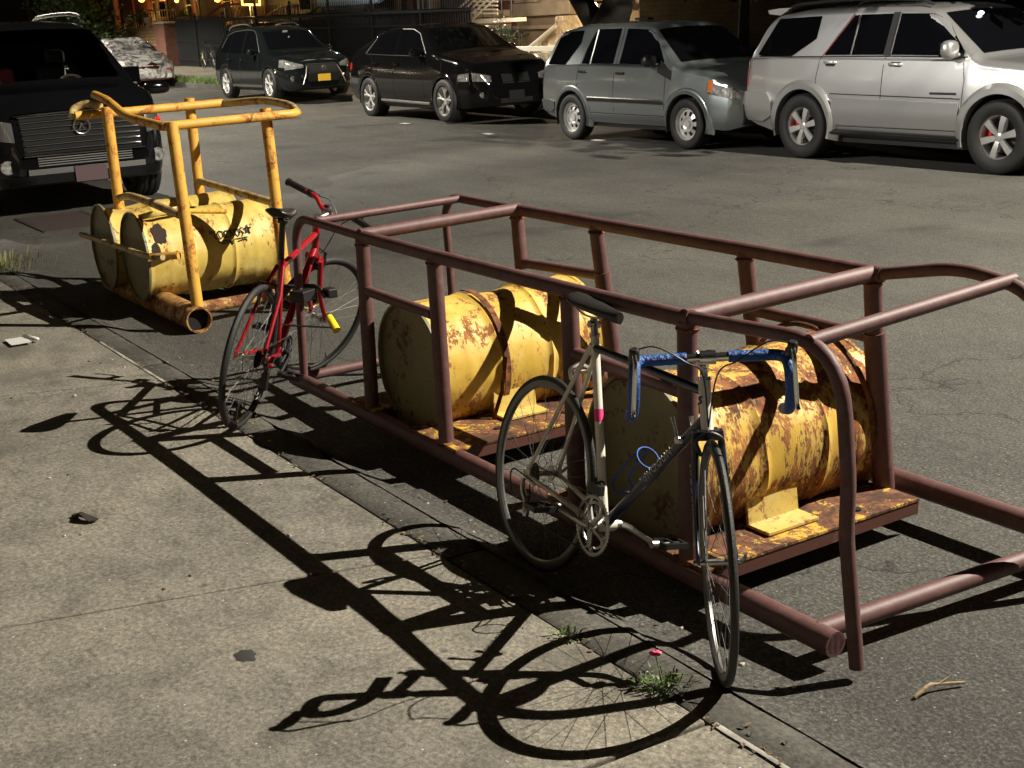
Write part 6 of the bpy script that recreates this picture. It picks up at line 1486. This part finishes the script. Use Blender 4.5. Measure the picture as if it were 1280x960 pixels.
# litter and chips along the gutter and kerb
rnd = random.Random(5)
chipc = [simple('chip pale', (.42, .38, .30), .8), simple('chip brown', (.14, .09, .05), .8), simple('chip dark', (.05, .045, .04), .8)]
for k, (x, y) in enumerate([(rnd.uniform(-9.5, -2.2), rnd.choice([2.19+rnd.uniform(0, .10), 2.19+rnd.uniform(0, .16), 2.0+rnd.uniform(-.02, .04), rnd.uniform(.9, 1.95)])) for _ in range(190)]):
    s = rnd.uniform(.003, .012); z = gz(x, y)+.002; g = G(); g.sphere((x, y, z), s, 7, 4, (rnd.uniform(.7, 1.5), rnd.uniform(.6, 1), .45))
    for i, v in enumerate(g.v): g.v[i] = tuple(Vector(v)+Vector((1, 1, .5))*noise.noise(Vector(v)*90)*s*.5)
    o = g.build('gravel_chip', chipc[k % 3], smooth=False); tag(o, ['pale stone chip lying in the gutter or on the pavement edge', 'brown chip of debris lying in the gutter or on the pavement edge', 'dark grit lying in the gutter or on the pavement edge'][k % 3], 'gravel chip', 'loose chips along the kerb')
g = G(); rnd = random.Random(77)
for _ in range(2600):
    x = rnd.uniform(-10.5, -1.6); u = rnd.random()
    y = 2.195+abs(rnd.gauss(0, .05)) if u < .55 else (2.0+rnd.gauss(0, .014) if u < .85 else rnd.uniform(2.02, 2.5))
    if noise.noise(Vector((x*1.7, y, 3))) < -.12: continue
    s_ = rnd.choice((.003, .004, .006, .011)); a = rnd.uniform(0, 6.28); z = gz(x, y)+.002+rnd.uniform(0, .004); c_, d_ = cos(a)*s_, sin(a)*s_
    g.cur = rnd.choice((0, 0, 1, 1, 2)); k_ = rnd.uniform(.35, .8)
    g.add([(x-c_, y-d_, z), (x+d_*k_, y-c_*k_, z+.3*s_), (x+c_, y+d_, z+.1*s_), (x-d_*k_, y+c_*k_, z+.35*s_)], [(0, 1, 2, 3)])
o = g.build('gutter_debris', [chipc[1], chipc[2], simple('dry leaf bits', (.28, .20, .08), .8)], smooth=False, fix=False); o['kind'] = 'stuff'
for k, (px, py) in enumerate(((506, 155), (470, 152), (610, 168), (748, 176))):
    c = gp(px, py, .01+rise(-21)); g = G(); g.grid([[(c.x-.12+.08*i, c.y-.06+.06*j, c.z+.01+.02*noise.noise(Vector((i, j, k)))) for j in range(3)] for i in range(4)]); tag(g.build('paper_scrap', MATS['scrap paper'] if k != 1 else chipc[1], fix=False), ['white scrap on the road in front of the black sloping-roof SUV', 'brown scrap by the rear wheel of the black sloping-roof SUV', 'white scrap under the nose of the black sloping-roof SUV', 'white scrap by the rear wheel of the grey green SUV'][k], 'litter')
# ------------------------------------------------------------------ street lamps (just outside the frame) and their light
def street_lamp(X, label, energy, size, tx=0, ty=0, ly=10.8, hz=9.3, py=14.3):
    t = thing('street_lamp', label, 'street lamp', (X, py, .13))
    M_pole = MATS['lamp pole'] if 'lamp pole' in MATS else simple('lamp pole', (.12, .12, .11), .5, .4)
    g = G(); g.tube([(X, py, .13), (X, py, .5), (X, py, .52), (X, py, 8.6)], [.13, .12, .085, .055], 12); bw(g, 'pole', M_pole, t)
    g = G(); g.tube(catmull([(X, py, 8.3), (X, py+(ly-py)*.2, 9.0), (X, py+(ly-py)*.6, 9.2), (X, ly+.35*(1 if py > ly else -1), hz+.2)], 8), .032, 10); bw(g, 'arm', M_pole, t)
    g = G(); g.box((X, ly, hz+.17), (.26, .72, .10)); bw(g, 'lamp_head', M_pole, t, bevel=.03)
    M_em = MATS['lamp glass'] if 'lamp glass' in MATS else simple('lamp glass', (.9, .9, .9), .3, emis=(1, .93, .80), es=60)
    g = G(); g.box((X, ly, hz+.112), (.16, .16, .012)); bw(g, 'diffuser', M_em, t)
    s = spot('street_lamp_light', (X, ly, hz+.05), (X+tx, ly+ty, 0), energy, (1, .93, .80), size, .15, .035)
    s.parent = t; s.location = Vector((X, ly, hz+.05))-Vector(t.location)
    return t
street_lamp(.1, 'tall street lamp with a long arm, right of the silver off-roader', 18500, 146, tx=-1.5, ty=-3, ly=11.0, hz=9.15)
street_lamp(-29.0, 'tall street lamp on the near pavement far beyond the large black SUV', 15000, 126, ly=4.2, hz=9.0, py=1.4)
street_lamp(-51.0, 'tall street lamp added on the near pavement to light the covered car', 22000, 132, ly=4.2, hz=9.0, py=1.4)  # unseen lamp added to light the covered car
# fill light added behind the photographer to brighten the parked car sides
FX, FZ = -17.0, 7.4
fl = thing('fill_light', 'wall fill light added out of view behind the pavement, aimed at the parked cars', 'fill light', (FX, -5.6, FZ))
g = G(); g.box((FX, -5.6, FZ), (.32, .14, .24)); bw(g, 'lamp_housing', M_black, fl, bevel=.02)
g = G(); g.box((FX, -5.523, FZ), (.26, .006, .18)); bw(g, 'diffuser', MATS['lamp glass'], fl)
g = G(); g.tube([(FX, -5.7, FZ), (FX, -5.9, FZ+.2), (FX, -6.5, FZ+.2)], .02, 8); bw(g, 'bracket', M_black, fl)
s_ = spot('fill_light_beam', (FX, -5.45, FZ), (-12.0, 12.3, .55), 8200, (1, .97, .92), 31, .45, .12); s_.parent = fl; s_.location = (0, .15, 0)
